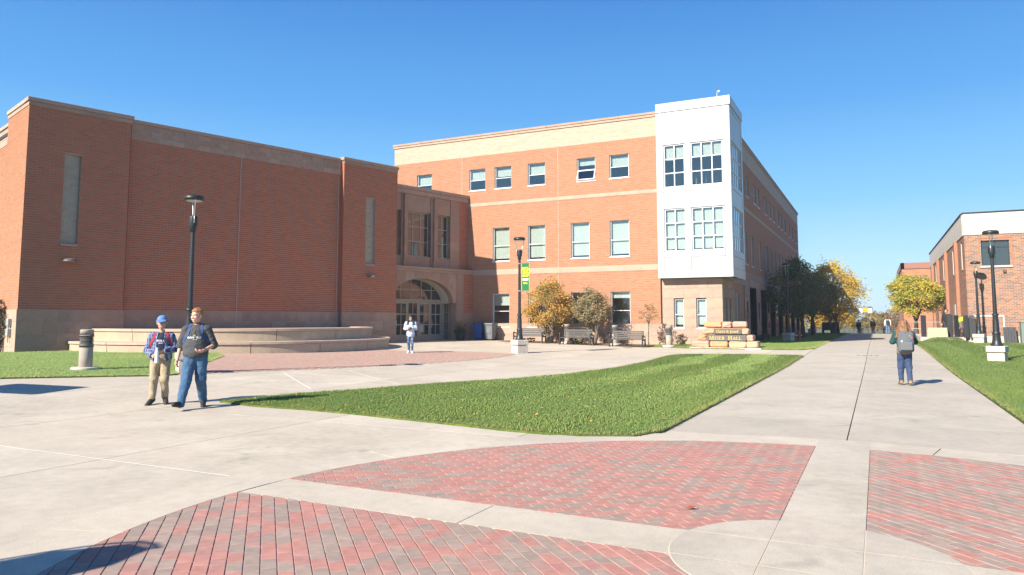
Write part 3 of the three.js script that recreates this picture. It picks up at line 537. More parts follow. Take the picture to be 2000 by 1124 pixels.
// ---------------------------------------------------------------- brick wing beside the stage
const wing = thing('auditorium_wing', 'windowless dark red brick wing with pale stone base behind the tiered stage', 'building', [WC.x, 0, WC.z], Math.PI / 2 - WA);
{
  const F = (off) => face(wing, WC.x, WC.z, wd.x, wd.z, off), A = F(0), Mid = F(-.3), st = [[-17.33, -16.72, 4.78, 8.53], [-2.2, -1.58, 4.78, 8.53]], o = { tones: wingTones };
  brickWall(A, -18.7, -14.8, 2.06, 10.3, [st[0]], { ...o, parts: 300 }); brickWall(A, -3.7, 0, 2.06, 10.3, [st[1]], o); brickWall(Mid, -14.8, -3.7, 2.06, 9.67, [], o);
  for (const [a, b, c, d] of st) { const P = F(-.13); brickWall(P, a, b, c, d, [], { tones: tanTones.map((t) => t.map((x) => x * .8)), mortar: M.mortarTan, T: .1, name: 'niche' }); strip(A, 'sill', a - .02, b + .02, c - .1, c, -.16, .04, M.coping); }
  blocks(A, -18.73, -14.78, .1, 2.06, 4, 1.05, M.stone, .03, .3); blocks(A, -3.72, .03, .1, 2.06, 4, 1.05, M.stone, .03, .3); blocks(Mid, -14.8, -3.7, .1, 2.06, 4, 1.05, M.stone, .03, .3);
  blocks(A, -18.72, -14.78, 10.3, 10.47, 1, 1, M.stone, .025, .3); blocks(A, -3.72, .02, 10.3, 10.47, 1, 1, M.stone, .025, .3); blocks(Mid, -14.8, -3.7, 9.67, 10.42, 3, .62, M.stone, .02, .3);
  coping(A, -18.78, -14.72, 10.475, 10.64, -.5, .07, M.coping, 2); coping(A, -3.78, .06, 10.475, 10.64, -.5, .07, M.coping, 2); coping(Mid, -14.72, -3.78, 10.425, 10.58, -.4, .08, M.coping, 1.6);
  // returns of the projecting ends
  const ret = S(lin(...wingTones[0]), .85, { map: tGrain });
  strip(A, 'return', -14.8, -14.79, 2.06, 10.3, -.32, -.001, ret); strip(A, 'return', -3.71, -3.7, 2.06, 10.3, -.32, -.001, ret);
  for (const s of [-9.55, -3.86]) strip(Mid, 'expansion_joint', s - .012, s + .012, .8, 10.4, -.005, .036, M.caulk);
  // end wall facing the sun
  const e0 = wpt(-18.7, 0), e3 = wpt(-18.7, -3.2), E = face(wing, e0[0], e0[1], wn.x, wn.z), E2 = face(wing, e0[0], e0[1], wn.x, wn.z, -.35);
  brickWall(E, -3.2, -.001, 2.06, 10.3); brickWall(E2, -22, -3.2, 2.06, 9.5);
  blocks(E, -3.22, .02, .1, 2.06, 4, 1.05, M.base, .03, .3); blocks(E2, -22, -3.2, .1, 2.06, 4, 1.05, M.base, .03, .3);
  blocks(E, -3.22, .02, 10.3, 10.47, 1, 1, M.base, .025, .3); blocks(E2, -22, -3.2, 9.5, 10.3, 3, .62, M.base, .02, .3);
  coping(E, -3.26, .06, 10.475, 10.64, -.5, .07, M.band, 2); coping(E2, -22, -3.26, 10.3, 10.46, -.4, .08, M.band, 1.6);
  strip(E, 'return', -3.2, -3.19, 2.06, 10.3, -.36, -.001, S(lin(...redTones[0]), .85));
  const R = face(wing, WC.x, WC.z, -wn.x, -wn.z); brickWall(R, .001, 6, 2.06, 10.3, [], o); strip(R, 'end_base', .001, 6, .1, 2.06, -.3, .02, M.stone[0]); coping(R, 0, 6, 10.475, 10.64, -.5, .06, M.coping);
  fput(A, 'roof', b2(-18.4, -.3, 9.9, 10.05, -21, -.5), M.blackMatte);
}
for (const s of [-17.02, -1.88]) { // wall lamps
  const p = wpt(s, 0), t = thing('wall_lamp', s < -10 ? 'dark metal wall lamp on the brick wing near its grassy corner' : 'dark metal wall lamp on the brick wing near the arched doors', 'lamp', [p[0], 4.1, p[1]], Math.PI / 2 - WA, 'wall lamps below the pale brick niches');
  mesh('back_plate', rbx(.3, .16, .06, 0, 0, .04, .02), M.bronze, t); mesh('hood', new THREE.SphereGeometry(1, 20, 10, 0, 6.3, 0, 1.57).scale(.26, .13, .26).translate(0, -.06, .24), S(lin(.12, .1, .09), .5), t); mesh('lens', cyl(.2, .2, .02, 0, -.075, .24), S(lin(.4, .38, .34), .4), t);
}
// ---------------------------------------------------------------- arched entrance pavilion
const entry = thing('entrance_pavilion', 'tan stone entrance block with big arched doorway and tall gridded windows', 'building', [-24.44, 0, -42.3], Math.PI / 2 - WA);
{
  const F = (off) => face(entry, -24.44, -42.3, wd.x, wd.z, off), A = F(0), Lo = F(.45), Dr = F(-.75), st = M.stone;
  const win = [[-6.72, -5.62], [-5.12, -3.23], [-2.65, -1.55]];
  // upper storey
  for (const [a, b] of [[-7.4, -6.72], [-5.62, -5.12], [-3.23, -2.65], [-1.55, -.73]]) blocks(A, a, b, 5.62, 8.45, 5, .9, st, 0, .5);
  for (const [a, b] of win) { blocks(A, a, b, 8.45, 9.5, 1, 2, st, -.04, .4, 'stone_panel'); blocks(A, a, b, 4.9, 5.62, 1, 2, st, -.03, .4, 'stone_panel'); windowUnit(A, a, b, 5.64, 8.44, { cols: b - a > 1.5 ? [.333, .667] : [.5], rows: [.333, .667], r: .3, mat: M.bronze, glass: M.mirror, sill: 0, room: false, fw: .06, mw: .05 }); }
  for (const [a, b] of [[-7.4, -6.72], [-5.62, -5.12], [-3.23, -2.65], [-1.55, -.73]]) blocks(A, a, b, 4.9, 5.62, 1, 2, st, 0, .5), blocks(A, a, b, 8.45, 9.5, 2, 2, st, 0, .5);
  for (const u of [-5.37, -2.94]) fput(A, 'pilaster', wuv(merge([b2(u - .13, u + .13, 5.35, 9.42, .005, .16), b2(u - .13, u + .13, 4.92, 5.35, .005, .1)])), st[1]);
  brickWall(A, -.73, 0, 4.9, 9.5, [], { tones: wingTones });
  coping(A, -7.6, 0, 9.5, 9.78, -.5, .08, M.coping, 2.2); coping(A, -7.6, .03, 9.785, 9.98, -.5, .17, st[2], 2.2);
  fput(A, 'roof', b2(-7.4, -.1, 9.3, 9.45, -4.5, -.5), M.blackMatte);
  // lower storey: wall with the arch, cut into upright slabs
  const C = -4.19, rx = 2.53, ry = 1.5, y0 = 2.71, arch = []; for (let i = 0; i <= 40; i++) { const a = Math.PI * i / 40; arch.push([C + Math.cos(a) * rx, y0 + Math.sin(a) * ry]); }
  const outline = [[-7.3, .3], [-6.96, .3], [-6.96, y0], [C - rx, y0], ...arch.slice(1, -1).reverse(), [C + rx, y0], [-1.42, y0], [-1.42, .3], [-1.36, .3], [-1.36, 4.63], [-7.3, 4.63]];
  const cuts = [-7.3, -6.3, -5.6, -4.9, -4.19, -3.5, -2.8, -2.1, -1.36];
  for (let k = 0; k + 1 < cuts.length; k++) {
    const p = clipHalf(clipHalf(outline, 1, 0, -cuts[k] - .004), -1, 0, cuts[k + 1] - .004); if (p.length < 3) continue;
    const s = new THREE.Shape(p.map((q) => new THREE.Vector2(q[0], q[1])));
    fput(Lo, 'stone_panel', wuv(new THREE.ExtrudeGeometry(s, { depth: .44, bevelEnabled: false }).translate(0, 0, -.45)), st[k % 5]);
  }
  blocks(Lo, -1.352, -.75, .3, 4.63, 6, 2, st, .015, .45);
  brickWall(Lo, -.75, .1, 2.1, 4.63, [], { tones: wingTones }); blocks(Lo, -.75, .12, .3, 2.1, 2, 2, st, .02, .3);
  coping(Lo, -7.3, .2, 4.63, 4.78, -.5, .06, M.coping, 1.8); coping(Lo, -7.3, .22, 4.785, 4.92, -.5, .13, st[2], 1.8);
  // vault and reveals
  const ring = new THREE.Shape([...arch.map((q) => new THREE.Vector2(q[0], q[1])), ...[...arch].reverse().map((q) => new THREE.Vector2(C + (q[0] - C) * 1.05, y0 + (q[1] - y0) * 1.07))]);
  fput(Lo, 'vault', new THREE.ExtrudeGeometry(ring, { depth: .75, bevelEnabled: false }).translate(0, 0, -1.2), M.plaster);
  strip(Lo, 'jamb', -1.42, -1.3, .3, y0, -.75, -.45, st[3]); strip(Lo, 'jamb', -7.08, -6.96, .3, y0, -1.2, -.45, st[3]); strip(Lo, 'lintel', -1.66, -1.3, y0, y0 + .12, -1.2, -.45, st[2]); strip(Lo, 'lintel', -7.08, -6.7, y0, y0 + .12, -1.2, -.45, st[2]);
  const lamp = fput(Lo, 'ceiling_lamp', cyl(.07, .07, .03, -2.6, 3.82, -.7, 14), M.frame);
  // side light in the jamb
  const q0 = V(-24.44 + wd.x * -1.42 + wn.x * -.3, 0, -42.3 + wd.z * -1.42 + wn.z * -.3), J = face(entry, q0.x, q0.z, wn.x, wn.z);
  windowUnit(J, -.45, 0, .34, 2.71, { cols: [.5], rows: [.25, .5, .75], r: 0, mat: M.bronze, glass: M.mirror, sill: 0, room: false, fw: .04, mw: .03 });
  // glazed arch
  const bars = [], Z = [-.07, 0]; for (const u of [-5.9, -5.05, -4.2, -3.35, -2.5]) bars.push(b2(u - .03, u + .03, 2.95, y0 + ry * Math.sqrt(Math.max(0, 1 - ((u - C) / rx) ** 2)) + .02, ...Z));
  bars.push(b2(-6.69, -1.69, 2.82, 2.95, ...Z), b2(C - 2.15, C + 2.15, 3.52, 3.58, Z[0] + .003, Z[1] - .003));
  const gl = fput(Dr, 'arch_window', merge(bars), M.bronze), gs = new THREE.Shape([[C + rx, 2.83], ...arch.filter((q) => q[1] > 2.85), [C - rx, 2.83]].map((q) => new THREE.Vector2(q[0], q[1])));
  mesh('pane', new THREE.ExtrudeGeometry(gs, { depth: .01, bevelEnabled: false }).translate(0, 0, -.045), M.mirror, gl);
  const door = (a, b, hinge) => {
    const w = b - a, fr = [b2(a + .01, a + .12, .35, 2.8, ...Z), b2(b - .12, b - .01, .35, 2.8, ...Z), b2(a + .12, b - .12, 2.66, 2.8, ...Z), b2(a + .12, b - .12, .35, .72, ...Z), b2((a + b) / 2 - .03, (a + b) / 2 + .03, .72, 2.66, ...Z)];
    for (const y of [1.34, 2.0]) fr.push(b2(a + .12, (a + b) / 2 - .03, y - .035, y + .035, ...Z), b2((a + b) / 2 + .03, b - .12, y - .035, y + .035, ...Z));
    const d = fput(Dr, 'door', merge(fr), M.bronze); for (const [c, e] of [[a + .12, (a + b) / 2 - .03], [(a + b) / 2 + .03, b - .12]]) for (const [y, z] of [[.72, 1.305], [1.375, 1.965], [2.035, 2.66]]) mesh('pane', b2(c, e, y, z, -.045, -.035), M.mirror, d);
    const hx = hinge > 0 ? b - .09 : a + .09; mesh('handle', tube([[hx, 1.15, 0], [hx, 1.17, .07], [hx, 1.4, .09], [hx, 1.63, .07], [hx, 1.65, 0]], .016), M.steel, d); return d;
  };
  door(-6.5, -5.48, 1); door(-5.48, -4.46, -1); door(-3.6, -2.6, 1); const notice = door(-2.6, -1.61, -1);
  fput(Dr, 'notice', b2(-3.46, -3.14, .85, 1.3, -.03, -.026), S(lin(.6, .5, .36), .8));
  const sl = [b2(-4.46, -4.38, .35, 2.8, ...Z), b2(-3.68, -3.6, .35, 2.8, ...Z), b2(-4.38, -3.68, .35, .6, ...Z), b2(-4.38, -3.68, 2.7, 2.8, ...Z), b2(-4.05, -4.0, .6, 2.7, ...Z)]; for (const y of [1.3, 2.0]) sl.push(b2(-4.38, -4.05, y - .03, y + .03, ...Z), b2(-4.0, -3.68, y - .03, y + .03, ...Z));
  const s = fput(Dr, 'side_light', merge(sl), M.bronze); mesh('pane', b2(-4.38, -3.68, .6, 2.7, -.05, -.04), M.mirror, s);
  strip(Dr, 'door_frame', -6.96, -6.5, .33, 2.82, -.08, .01, M.bronze); strip(Dr, 'door_frame', -1.61, -1.36, .33, 2.82, -.08, .01, M.bronze);
  strip(Dr, 'threshold', -7, -1.3, .3, .345, -.2, .75, M.stone[3]); strip(Dr, 'lobby', -7, -1, .3, 4.6, -.3, -.12, M.plaster); strip(Dr, 'lobby', -7.4, -.7, 5, 9.3, -.6, -.5, M.plaster);
}
// ---------------------------------------------------------------- tiered stage
const stage = thing('tiered_stage', 'low round concrete stage of two curved steps against the brick wing', 'stage', [SX, .3, SZ]);
{
  const a0 = Math.atan2(-wd.z, -wd.x), turn = -Math.PI; // from the grassy end round to the doors
  const ringPart = (r0, r1, y0, y1, f0, f1, name, mat) => {
    const n = Math.max(3, Math.ceil((f1 - f0) * 60)), sh = new THREE.Shape(), P = (r, f) => { const a = a0 + turn * f; return new THREE.Vector2(Math.cos(a) * r, -Math.sin(a) * r); };
    const pts = []; for (let i = 0; i <= n; i++) pts.push(P(r1, f0 + (f1 - f0) * i / n)); for (let i = n; i >= 0; i--) pts.push(P(r0, f0 + (f1 - f0) * i / n));
    sh.setFromPoints(pts); return mesh(name, wuv(new THREE.ExtrudeGeometry(sh, { depth: y1 - y0, bevelEnabled: false }).rotateX(-Math.PI / 2).translate(0, y0 - .3, 0)), mat, stage);
  };
  const e = .0006, seg = (n, f) => { for (let k = 0; k < n; k++) f(k / n + e, (k + 1) / n - e); };
  seg(8, (f0, f1) => { ringPart(6.9, 7.25, .05, .67, f0, f1, 'wall_segment', M.planterC); ringPart(6.4, 7.3, .68, .775, f0, f1, 'coping_stone', M.planterCap); });
  seg(7, (f0, f1) => { ringPart(6.0, 6.4, .6, 1.17, f0, f1, 'wall_segment', M.planterC); ringPart(5.85, 6.45, 1.18, 1.285, f0, f1, 'coping_stone', M.planterCap); });
  const d = new THREE.Shape(); const pts = []; for (let i = 0; i <= 60; i++) { const a = a0 + turn * i / 60; pts.push(new THREE.Vector2(Math.cos(a) * 5.86, -Math.sin(a) * 5.86)); } d.setFromPoints(pts);
  mesh('stage_floor', wuv(new THREE.ExtrudeGeometry(d, { depth: .7, bevelEnabled: false }).rotateX(-Math.PI / 2).translate(0, .25, 0)), S(lin(.5, .33, .25), .9, { map: tStone }), stage);
}
// ---------------------------------------------------------------- hall across the path
const hallR = thing('brick_hall', 'mixed orange brick hall with white upper wall across the path', 'building', [5.16, 0, -54]);
{
  const F = face(hallR, 0, -54, 1, 0), G = face(hallR, 5.16, 0, 0, 1), wall = S(lin(.66, .63, .58), .85, { map: tStone }), o = { tones: mixTones, mortar: S(lin(.45, .4, .34), .95), ch: .1, L: .28 };
  const big = [6.04, 7.55, 5.03, 6.63];
  brickWall(F, 5.16, 15, .64, 7, [big], o); strip(F, 'white_parapet', 5.14, 15, 7.0, 8.36, -.3, .05, wall); strip(F, 'base', 5.12, 15, 0, .64, -.3, .06, M.pedestal); coping(F, 5.1, 15, 8.36, 8.44, -.4, .1, M.blackMatte, 3, 'roof_edge');
  windowUnit(F, ...big, { cols: [.5], rows: [.72], mat: M.blackMatte, glass: M.mirror, sill: 0, room: false, r: .12 }); strip(F, 'sill', 5.94, 7.66, 4.9, 5.02, -.1, .08, M.pedestal);
  fput(F, 'window_surround', merge([b2(5.9, 5.99, 5.03, 6.72, 0, .03), b2(7.6, 7.69, 5.03, 6.72, 0, .03), b2(5.9, 7.69, 6.73, 6.82, 0, .03)]), S(lin(.36, .17, .1), .9));
  fput(F, 'vent_box', rbx(.17, .2, .12, 7.21, 4.66, .06), S(lin(.1, .07, .06), .7));
  strip(F, 'loading_door_frame', 5.45, 7.06, 1.85, 1.95, -.02, .03, M.frame); strip(F, 'loading_door_frame', 7.0, 7.06, .66, 1.85, -.02, .025, M.frame);
  const ns = [[55.2, 56.1], [61.4, 62.2], [70, 70.8], [78.5, 79.3]], hg = ns.map(([a, b]) => [-b, -a, 4.93, 6.7]);
  brickWall(G, -86, -54, .3, 7, hg, o); strip(G, 'white_parapet', -86, -54.32, 7, 8.36, -.3, .05, wall); coping(G, -86, -54.42, 8.36, 8.44, -.4, .1, M.blackMatte, 3, 'roof_edge');
  const G2 = face(hallR, 5.16, 0, 0, 1, 0);
}
// that wall must look towards the path: build its pilasters and windows on the outside
{
  const G = face(hallR, 5.16, 0, 0, 1);
  for (const z of [58.3, 66.5, 74.8, 81.6]) { const o = { tones: mixTones, mortar: M.mortar, T: .18, name: 'pilaster' }; fput(G, 'pilaster', b2(-z - .55, -z, .3, 6.98, .001, .2), S(lin(.4, .19, .115), .9, { map: tGrain })); }
  for (const z of [55.2, 61.4, 70, 78.5]) windowUnit(G, -z - .85, -z, 4.93, 6.7, { cols: [], rows: [.7], mat: M.blackMatte, glass: M.mirror, room: false, r: .06, sill: .07 });
  fput(G, 'door', merge([b2(-62.4, -61.4, .55, 2.75, .01, .06)]), S(lin(.35, .37, .36), .5));
  fput(G, 'roof', b2(-86, -54.3, 8.2, 8.3, -9.8, -.3), M.blackMatte); fput(G, 'far_wall', b2(-86.2, -86, 0, 8.3, -9.8, 0), S(lin(.4, .2, .12), .9)); fput(G, 'far_wall', b2(-86, -54, 0, 8.3, -9.84, -9.6), S(lin(.4, .2, .12), .9));
}
{
  const b = thing('brick_block', 'distant orange brick block with dark roof edge behind the yellow tree', 'building', [3, -2, -105]);
  const F = face(b, 0, -105, 1, 0), G = face(b, 3.1, 0, 0, 1);
  brickWall(F, 3.1, 16, -2, 8.1, [], { tones: redTones, ch: .2, L: .6 }); brickWall(G, -125, -105, -2, 8.1, [], { tones: redTones, ch: .2, L: .6 }); strip(F, 'fascia', 3.0, 16, 8.1, 8.85, -.3, .1, S(lin(.3, .14, .1), .8)); strip(G, 'fascia', -125, -104.9, 8.1, 8.85, -.3, .1, S(lin(.3, .14, .1), .8)); strip(F, 'roof', 3.1, 16, 8.5, 8.6, -20, -.3, M.blackMatte);
}

// ---------------------------------------------------------------- lamp posts
function lampPost(label, x, z, H, turn, group, tall = false) {
  const y0 = g(x, z), t = thing('lamp_post', label, 'lamp post', [x, y0 - .02, z], turn, group), pedH = .62;
  mesh('pedestal', wuv(merge([rbx(.56, .36, .56, 0, .18, 0, .02), rbx(.46, .05, .46, 0, .375, 0, .01), rbx(.62, .23, .62, 0, .51, 0, .03)])), M.pedestal, t);
  mesh('base', lathe([[0, pedH], [.21, pedH], [.21, pedH + .05], [.165, pedH + .09], [.14, pedH + .22], [.125, pedH + .42], [.14, pedH + .46], [.14, pedH + .5], [.11, pedH + .52], [.1, pedH + .95], [.085, pedH + 1.12], [.115, pedH + 1.14], [.115, pedH + 1.18], [.075, pedH + 1.22], [0, pedH + 1.22]]), M.black, t);
  const top = H - .95;
  mesh('pole', lathe([[0, pedH + 1.2], [.07, pedH + 1.2], [.055, top], [0, top]], 18), M.black, t);
  mesh('collar', lathe([[0, top - .12], [.085, top - .12], [.085, top + .02], [.12, top + .04], [.12, top + .3], [.09, top + .33], [0, top + .33]], 20), M.black, t);
  for (const s of [-1, 1]) mesh('yoke_arm', tube([[s * .115, top + .12, 0], [s * .15, top + .22, 0], [s * .13, top + .34, 0], [s * .18, top + .55, 0], [s * .235, top + .7, 0], [s * .24, top + .78, 0]], .014, 6), M.steel, t);
  const hd = mesh('lamp_head', lathe([[0, top + .77], [.23, top + .77], [.265, top + .785], [.278, top + .82], [.272, top + .865], [.24, top + .905], [.12, top + .925], [0, top + .93]], 32), M.black, t);
  mesh('lens', cyl(.21, .21, .015, 0, top + .754, 0, 24), S(lin(.6, .58, .52), .3), hd);
  return t;
}
const LG = 'dark round-headed lamp posts on concrete pedestals';
lampPost('dark round-headed lamp post on the lawn edge before the tiered stage', -17.24, -14.32, 5.05, -.55, LG);
const bannerLamp = lampPost('dark round-headed lamp post with green banner before the benches', -14.8, -30.47, 5.42, 1.0, LG);
lampPost('dark round-headed lamp post beside the red fire hydrant', -5.33, -52.3, 5.34, 1.2, LG);
lampPost('dark round-headed lamp post half hidden among the street trees', -5.6, -76, 5.3, 1.2, LG);
lampPost('dark round-headed lamp post close to the brick hall loading door', 5.58, -52.9, 5.1, 1.3, LG);
lampPost('dark round-headed lamp post alone on the mown lawn across the path', 3.99, -32.64, 5.0, 1.25, LG);
{ // banner
  const t = thing('banner', 'green hanging banner with yellow emblem and hall name on lamp post', 'banner', [-14.8, 3.0, -30.47], -.35);
  const c = document.createElement('canvas'); c.width = 256; c.height = 600; const x = c.getContext('2d');
  x.fillStyle = '#0d6b3c'; x.fillRect(0, 0, 256, 600);
  x.fillStyle = '#f2d21c'; x.fillRect(0, 0, 6, 600); x.fillRect(250, 0, 6, 600);
  x.textAlign = 'center'; x.textBaseline = 'middle';
  // interlocked letters: an outlined slab B with an H inside
  const slabB = (m, col) => { x.fillStyle = col; x.beginPath(); x.moveTo(22 + m, 82 + m); x.lineTo(180, 82 + m); x.quadraticCurveTo(228 - m, 86 + m, 228 - m, 128); x.quadraticCurveTo(228 - m, 168, 205 - m * .6, 184); x.quadraticCurveTo(236 - m, 204, 234 - m, 244); x.quadraticCurveTo(232 - m, 292 - m, 184, 294 - m); x.lineTo(22 + m, 294 - m); x.lineTo(22 + m, 258 + m); x.lineTo(40 + m, 254); x.lineTo(40 + m, 122); x.lineTo(22 + m, 118 - m); x.closePath(); x.fill(); };
  slabB(0, '#f2d21c'); slabB(26, '#0d6b3c'); x.fillStyle = '#f2d21c'; x.fillRect(66, 178, 130, 20);
  for (const u of [86, 138]) { x.fillRect(u, 130, 36, 14); x.fillRect(u, 232, 36, 14); x.fillRect(u + 9, 138, 18, 100); }
  x.fillStyle = '#ffffff'; x.font = 'bold 74px sans-serif'; x.fillText('MEIER', 128, 356, 200); x.fillStyle = '#f2d21c'; x.font = 'bold 64px sans-serif'; x.fillText('HALL', 128, 436, 150);
  const tx = srgb(new THREE.CanvasTexture(c));
  const q = new THREE.PlaneGeometry(.52, 1.24, 10, 16); const p = q.attributes.position; for (let i = 0; i < p.count; i++) p.setZ(i, Math.sin(p.getX(i) * 7 + p.getY(i) * 2) * .012); q.computeVertexNormals();
  mesh('cloth', q.translate(.39, .62, 0), S(lin(1, 1, 1), .75, { map: tx, side: THREE.DoubleSide }), t);
  for (const y of [-.015, 1.255]) mesh('bracket_arm', merge([new THREE.CylinderGeometry(.012, .012, .68, 8).rotateZ(Math.PI / 2).translate(.36, y, 0), cyl(.075, .075, .05, 0, y - .025, 0, 16)]), M.steel, t);
}
// ---------------------------------------------------------------- bollard lights
function bollardGeo() {
  const t = thing('bollard_light', 'concrete bollard light with dark louvred band on the lawn by the tiered stage', 'bollard', [-19.5, .24, -12.85], 0, 'concrete bollard lights');
  mesh('footing', lathe([[0, -.05], [.36, -.05], [.36, .1], [.34, .12], [0, .12]], 26), M.pedestal, t);
  mesh('shaft', wuv(lathe([[0, .12], [.17, .12], [.17, .66], [0, .66]], 26)), M.bollard, t);
  const dk = S(lin(.13, .13, .125), .6);
  mesh('band', lathe([[0, .66], [.178, .66], [.178, .74], [.15, .745], [0, .745]], 26), dk, t);
  for (let k = 0; k < 5; k++) mesh('louvre', lathe([[.12, .755 + k * .037], [.175, .75 + k * .037], [.178, .765 + k * .037], [.13, .785 + k * .037], [.12, .775 + k * .037]], 26), dk, t);
  mesh('core', cyl(.11, .11, .22, 0, .74, 0, 20), M.blackMatte, t);
  mesh('cap_band', lathe([[0, .94], [.178, .94], [.178, 1.0], [0, 1.0]], 26), dk, t);
  mesh('cap', wuv(lathe([[0, 1.0], [.17, 1.0], [.17, 1.12], [.155, 1.145], [0, 1.145]], 26)), M.bollard, t);
  return t;
}
const bol = bollardGeo();
for (const [x, z, l] of [[-16.35, -40.1, 'concrete bollard light behind the middle bench'], [-13.35, -39.9, 'concrete bollard light behind the bench beside the sapling'], [-10.1, -39.3, 'concrete bollard light between sapling and stone name sign']]) dup(bol, [x, g(x, z) + .01, z], rr(0, 6), l);

// ---------------------------------------------------------------- benches
function benchAt(x, z, label) {
  const t = thing('bench', label, 'bench', [x, g(x, z), z], 0, 'slatted benches along the hall'), w = 1.72, slat = [S(lin(.095, .085, .08), .7, { map: tGrain }), S(lin(.115, .1, .095), .7, { map: tGrain }), S(lin(.085, .078, .075), .7, { map: tGrain })];
  for (const s of [-1, 1]) {
    const u = s * .93; mesh('leg', rbx(.07, .66, .07, u, .33, 0, .01), M.black, t); mesh('leg', rbx(.07, .46, .07, u, .23, -.5, .01), M.black, t);
    const a = mesh('armrest', rbx(.07, .04, .56, 0, 0, 0, .01), M.black, t); a.position.set(u, .6, -.25); a.rotation.x = -.25;
    mesh('side_rail', rbx(.05, .06, .5, u, .38, -.25, .01), M.black, t); const b = mesh('back_post', rbx(.05, .5, .05, 0, .25, 0, .01), M.black, t); b.position.set(s * .8, .38, -.5); b.rotation.x = -.16;
  }
  for (let k = 0; k < 4; k++) mesh('slat', wuv(rbx(w + .08, .04, .1, 0, .42, -.03 - k * .118, .008, 1)), slat[k % 3], t);
  for (let k = 0; k < 4; k++) { const m = mesh('slat', wuv(rbx(w + .02, .086, .035, 0, 0, 0, .008, 1)), slat[(k + 1) % 3], t); m.position.set(0, .5 + k * .112, -.47 - k * .018); m.rotation.x = -.16; }
}
benchAt(-18.55, -39.3, 'dark slatted bench behind the banner lamp post');
benchAt(-15.4, -38.9, 'dark slatted bench between the two leafy small trees');
benchAt(-12.27, -38.5, 'dark slatted bench beside the thin sapling');

// ---------------------------------------------------------------- bins and flower pot
function bin(x, z, turn, name, label, body, lid) {
  const t = thing(name, label, 'bin', [x, g(x, z), z], turn, 'wheeled bins by the doors');
  const q = new RoundedBoxGeometry(.62, .95, .72, 2, .05), p = q.attributes.position; for (let i = 0; i < p.count; i++) { const f = .82 + .18 * (p.getY(i) / .95 + .5); p.setX(i, p.getX(i) * f); p.setZ(i, p.getZ(i) * f); } q.computeVertexNormals();
  mesh('body', q.translate(0, .55, 0), body, t); mesh('rim', rbx(.66, .06, .78, 0, 1.0, 0, .02), body, t);
  const l = mesh('lid', rbx(.68, .09, .82, 0, 1.07, .01, .04), lid, t); mesh('lid_hinge', new THREE.CylinderGeometry(.025, .025, .5, 10).rotateZ(Math.PI / 2).translate(0, 1.05, -.43), lid, t); mesh('front_panel', rbx(.34, .3, .03, 0, .62, .335, .01), body, t);
  for (const s of [-1, 1]) mesh('wheel', new THREE.CylinderGeometry(.13, .13, .06, 20).rotateZ(Math.PI / 2).translate(s * .3, .13, -.28), M.blackMatte, t);
}
bin(-23.15, -41.7, .1, 'recycling_bin', 'blue wheeled recycling bin against the brick hall', S(lin(.012, .07, .29), .5), S(lin(.012, .06, .26), .5));
bin(-22.3, -41.6, .05, 'waste_bin', 'grey wheeled waste bin beside the blue bin', S(lin(.13, .145, .155), .55), S(lin(.15, .165, .175), .55));
{
  const px = -24.0, pz = -40.7, t = thing('flower_pot', 'black pot of spiky grass and red flowers beside the doors', 'plant pot', [px, .335, pz]);
  mesh('pot', lathe([[0, 0], [.24, 0], [.27, .05], [.33, .42], [.36, .45], [.36, .5], [.31, .5], [.3, .44], [0, .43]], 26), M.black, t);
  const bl = []; for (let k = 0; k < 90; k++) { const a = rr(0, 6.28), l = rr(.3, .95), s = rr(.1, .6), c = [V(Math.cos(a) * .05, .43, Math.sin(a) * .05), V(Math.cos(a) * s * .5, .43 + l * .7, Math.sin(a) * s * .5), V(Math.cos(a) * s, .43 + l * .9, Math.sin(a) * s)]; bl.push(new THREE.TubeGeometry(new THREE.CatmullRomCurve3(c), 5, .007, 3)); }
  mesh('leaf_blades', merge(bl), S(lin(.09, .13, .04), .8), t);
  const lf = []; for (let k = 0; k < 260; k++) { const a = rr(0, 6.28), r = Math.sqrt(rnd()) * .4; lf.push(new THREE.PlaneGeometry(.09, .06).rotateX(rr(-1.5, 1.5)).rotateY(rr(0, 6)).translate(Math.cos(a) * r, rr(.42, .7), Math.sin(a) * r)); } mesh('foliage', merge(lf), S(lin(.07, .1, .03), .9, { side: THREE.DoubleSide }), t);
  for (let k = 0; k < 9; k++) { const a = k * 2.4, r = .12 + .28 * ((k * 7) % 9) / 9, f = []; for (let j = 0; j < 7; j++) f.push(new THREE.SphereGeometry(.045, 7, 5).scale(1, .5, .6).rotateY(j * .9).rotateZ(rr(-.5, .5)).translate(Math.cos(j * .9) * .05, rr(-.02, .02), Math.sin(j * .9) * .05)); mesh('flower', merge(f).translate(Math.cos(a) * r, .62 + ((k * 5) % 7) * .035, Math.sin(a) * r), S(lin(.6, .025, .012), .6), t); }
}
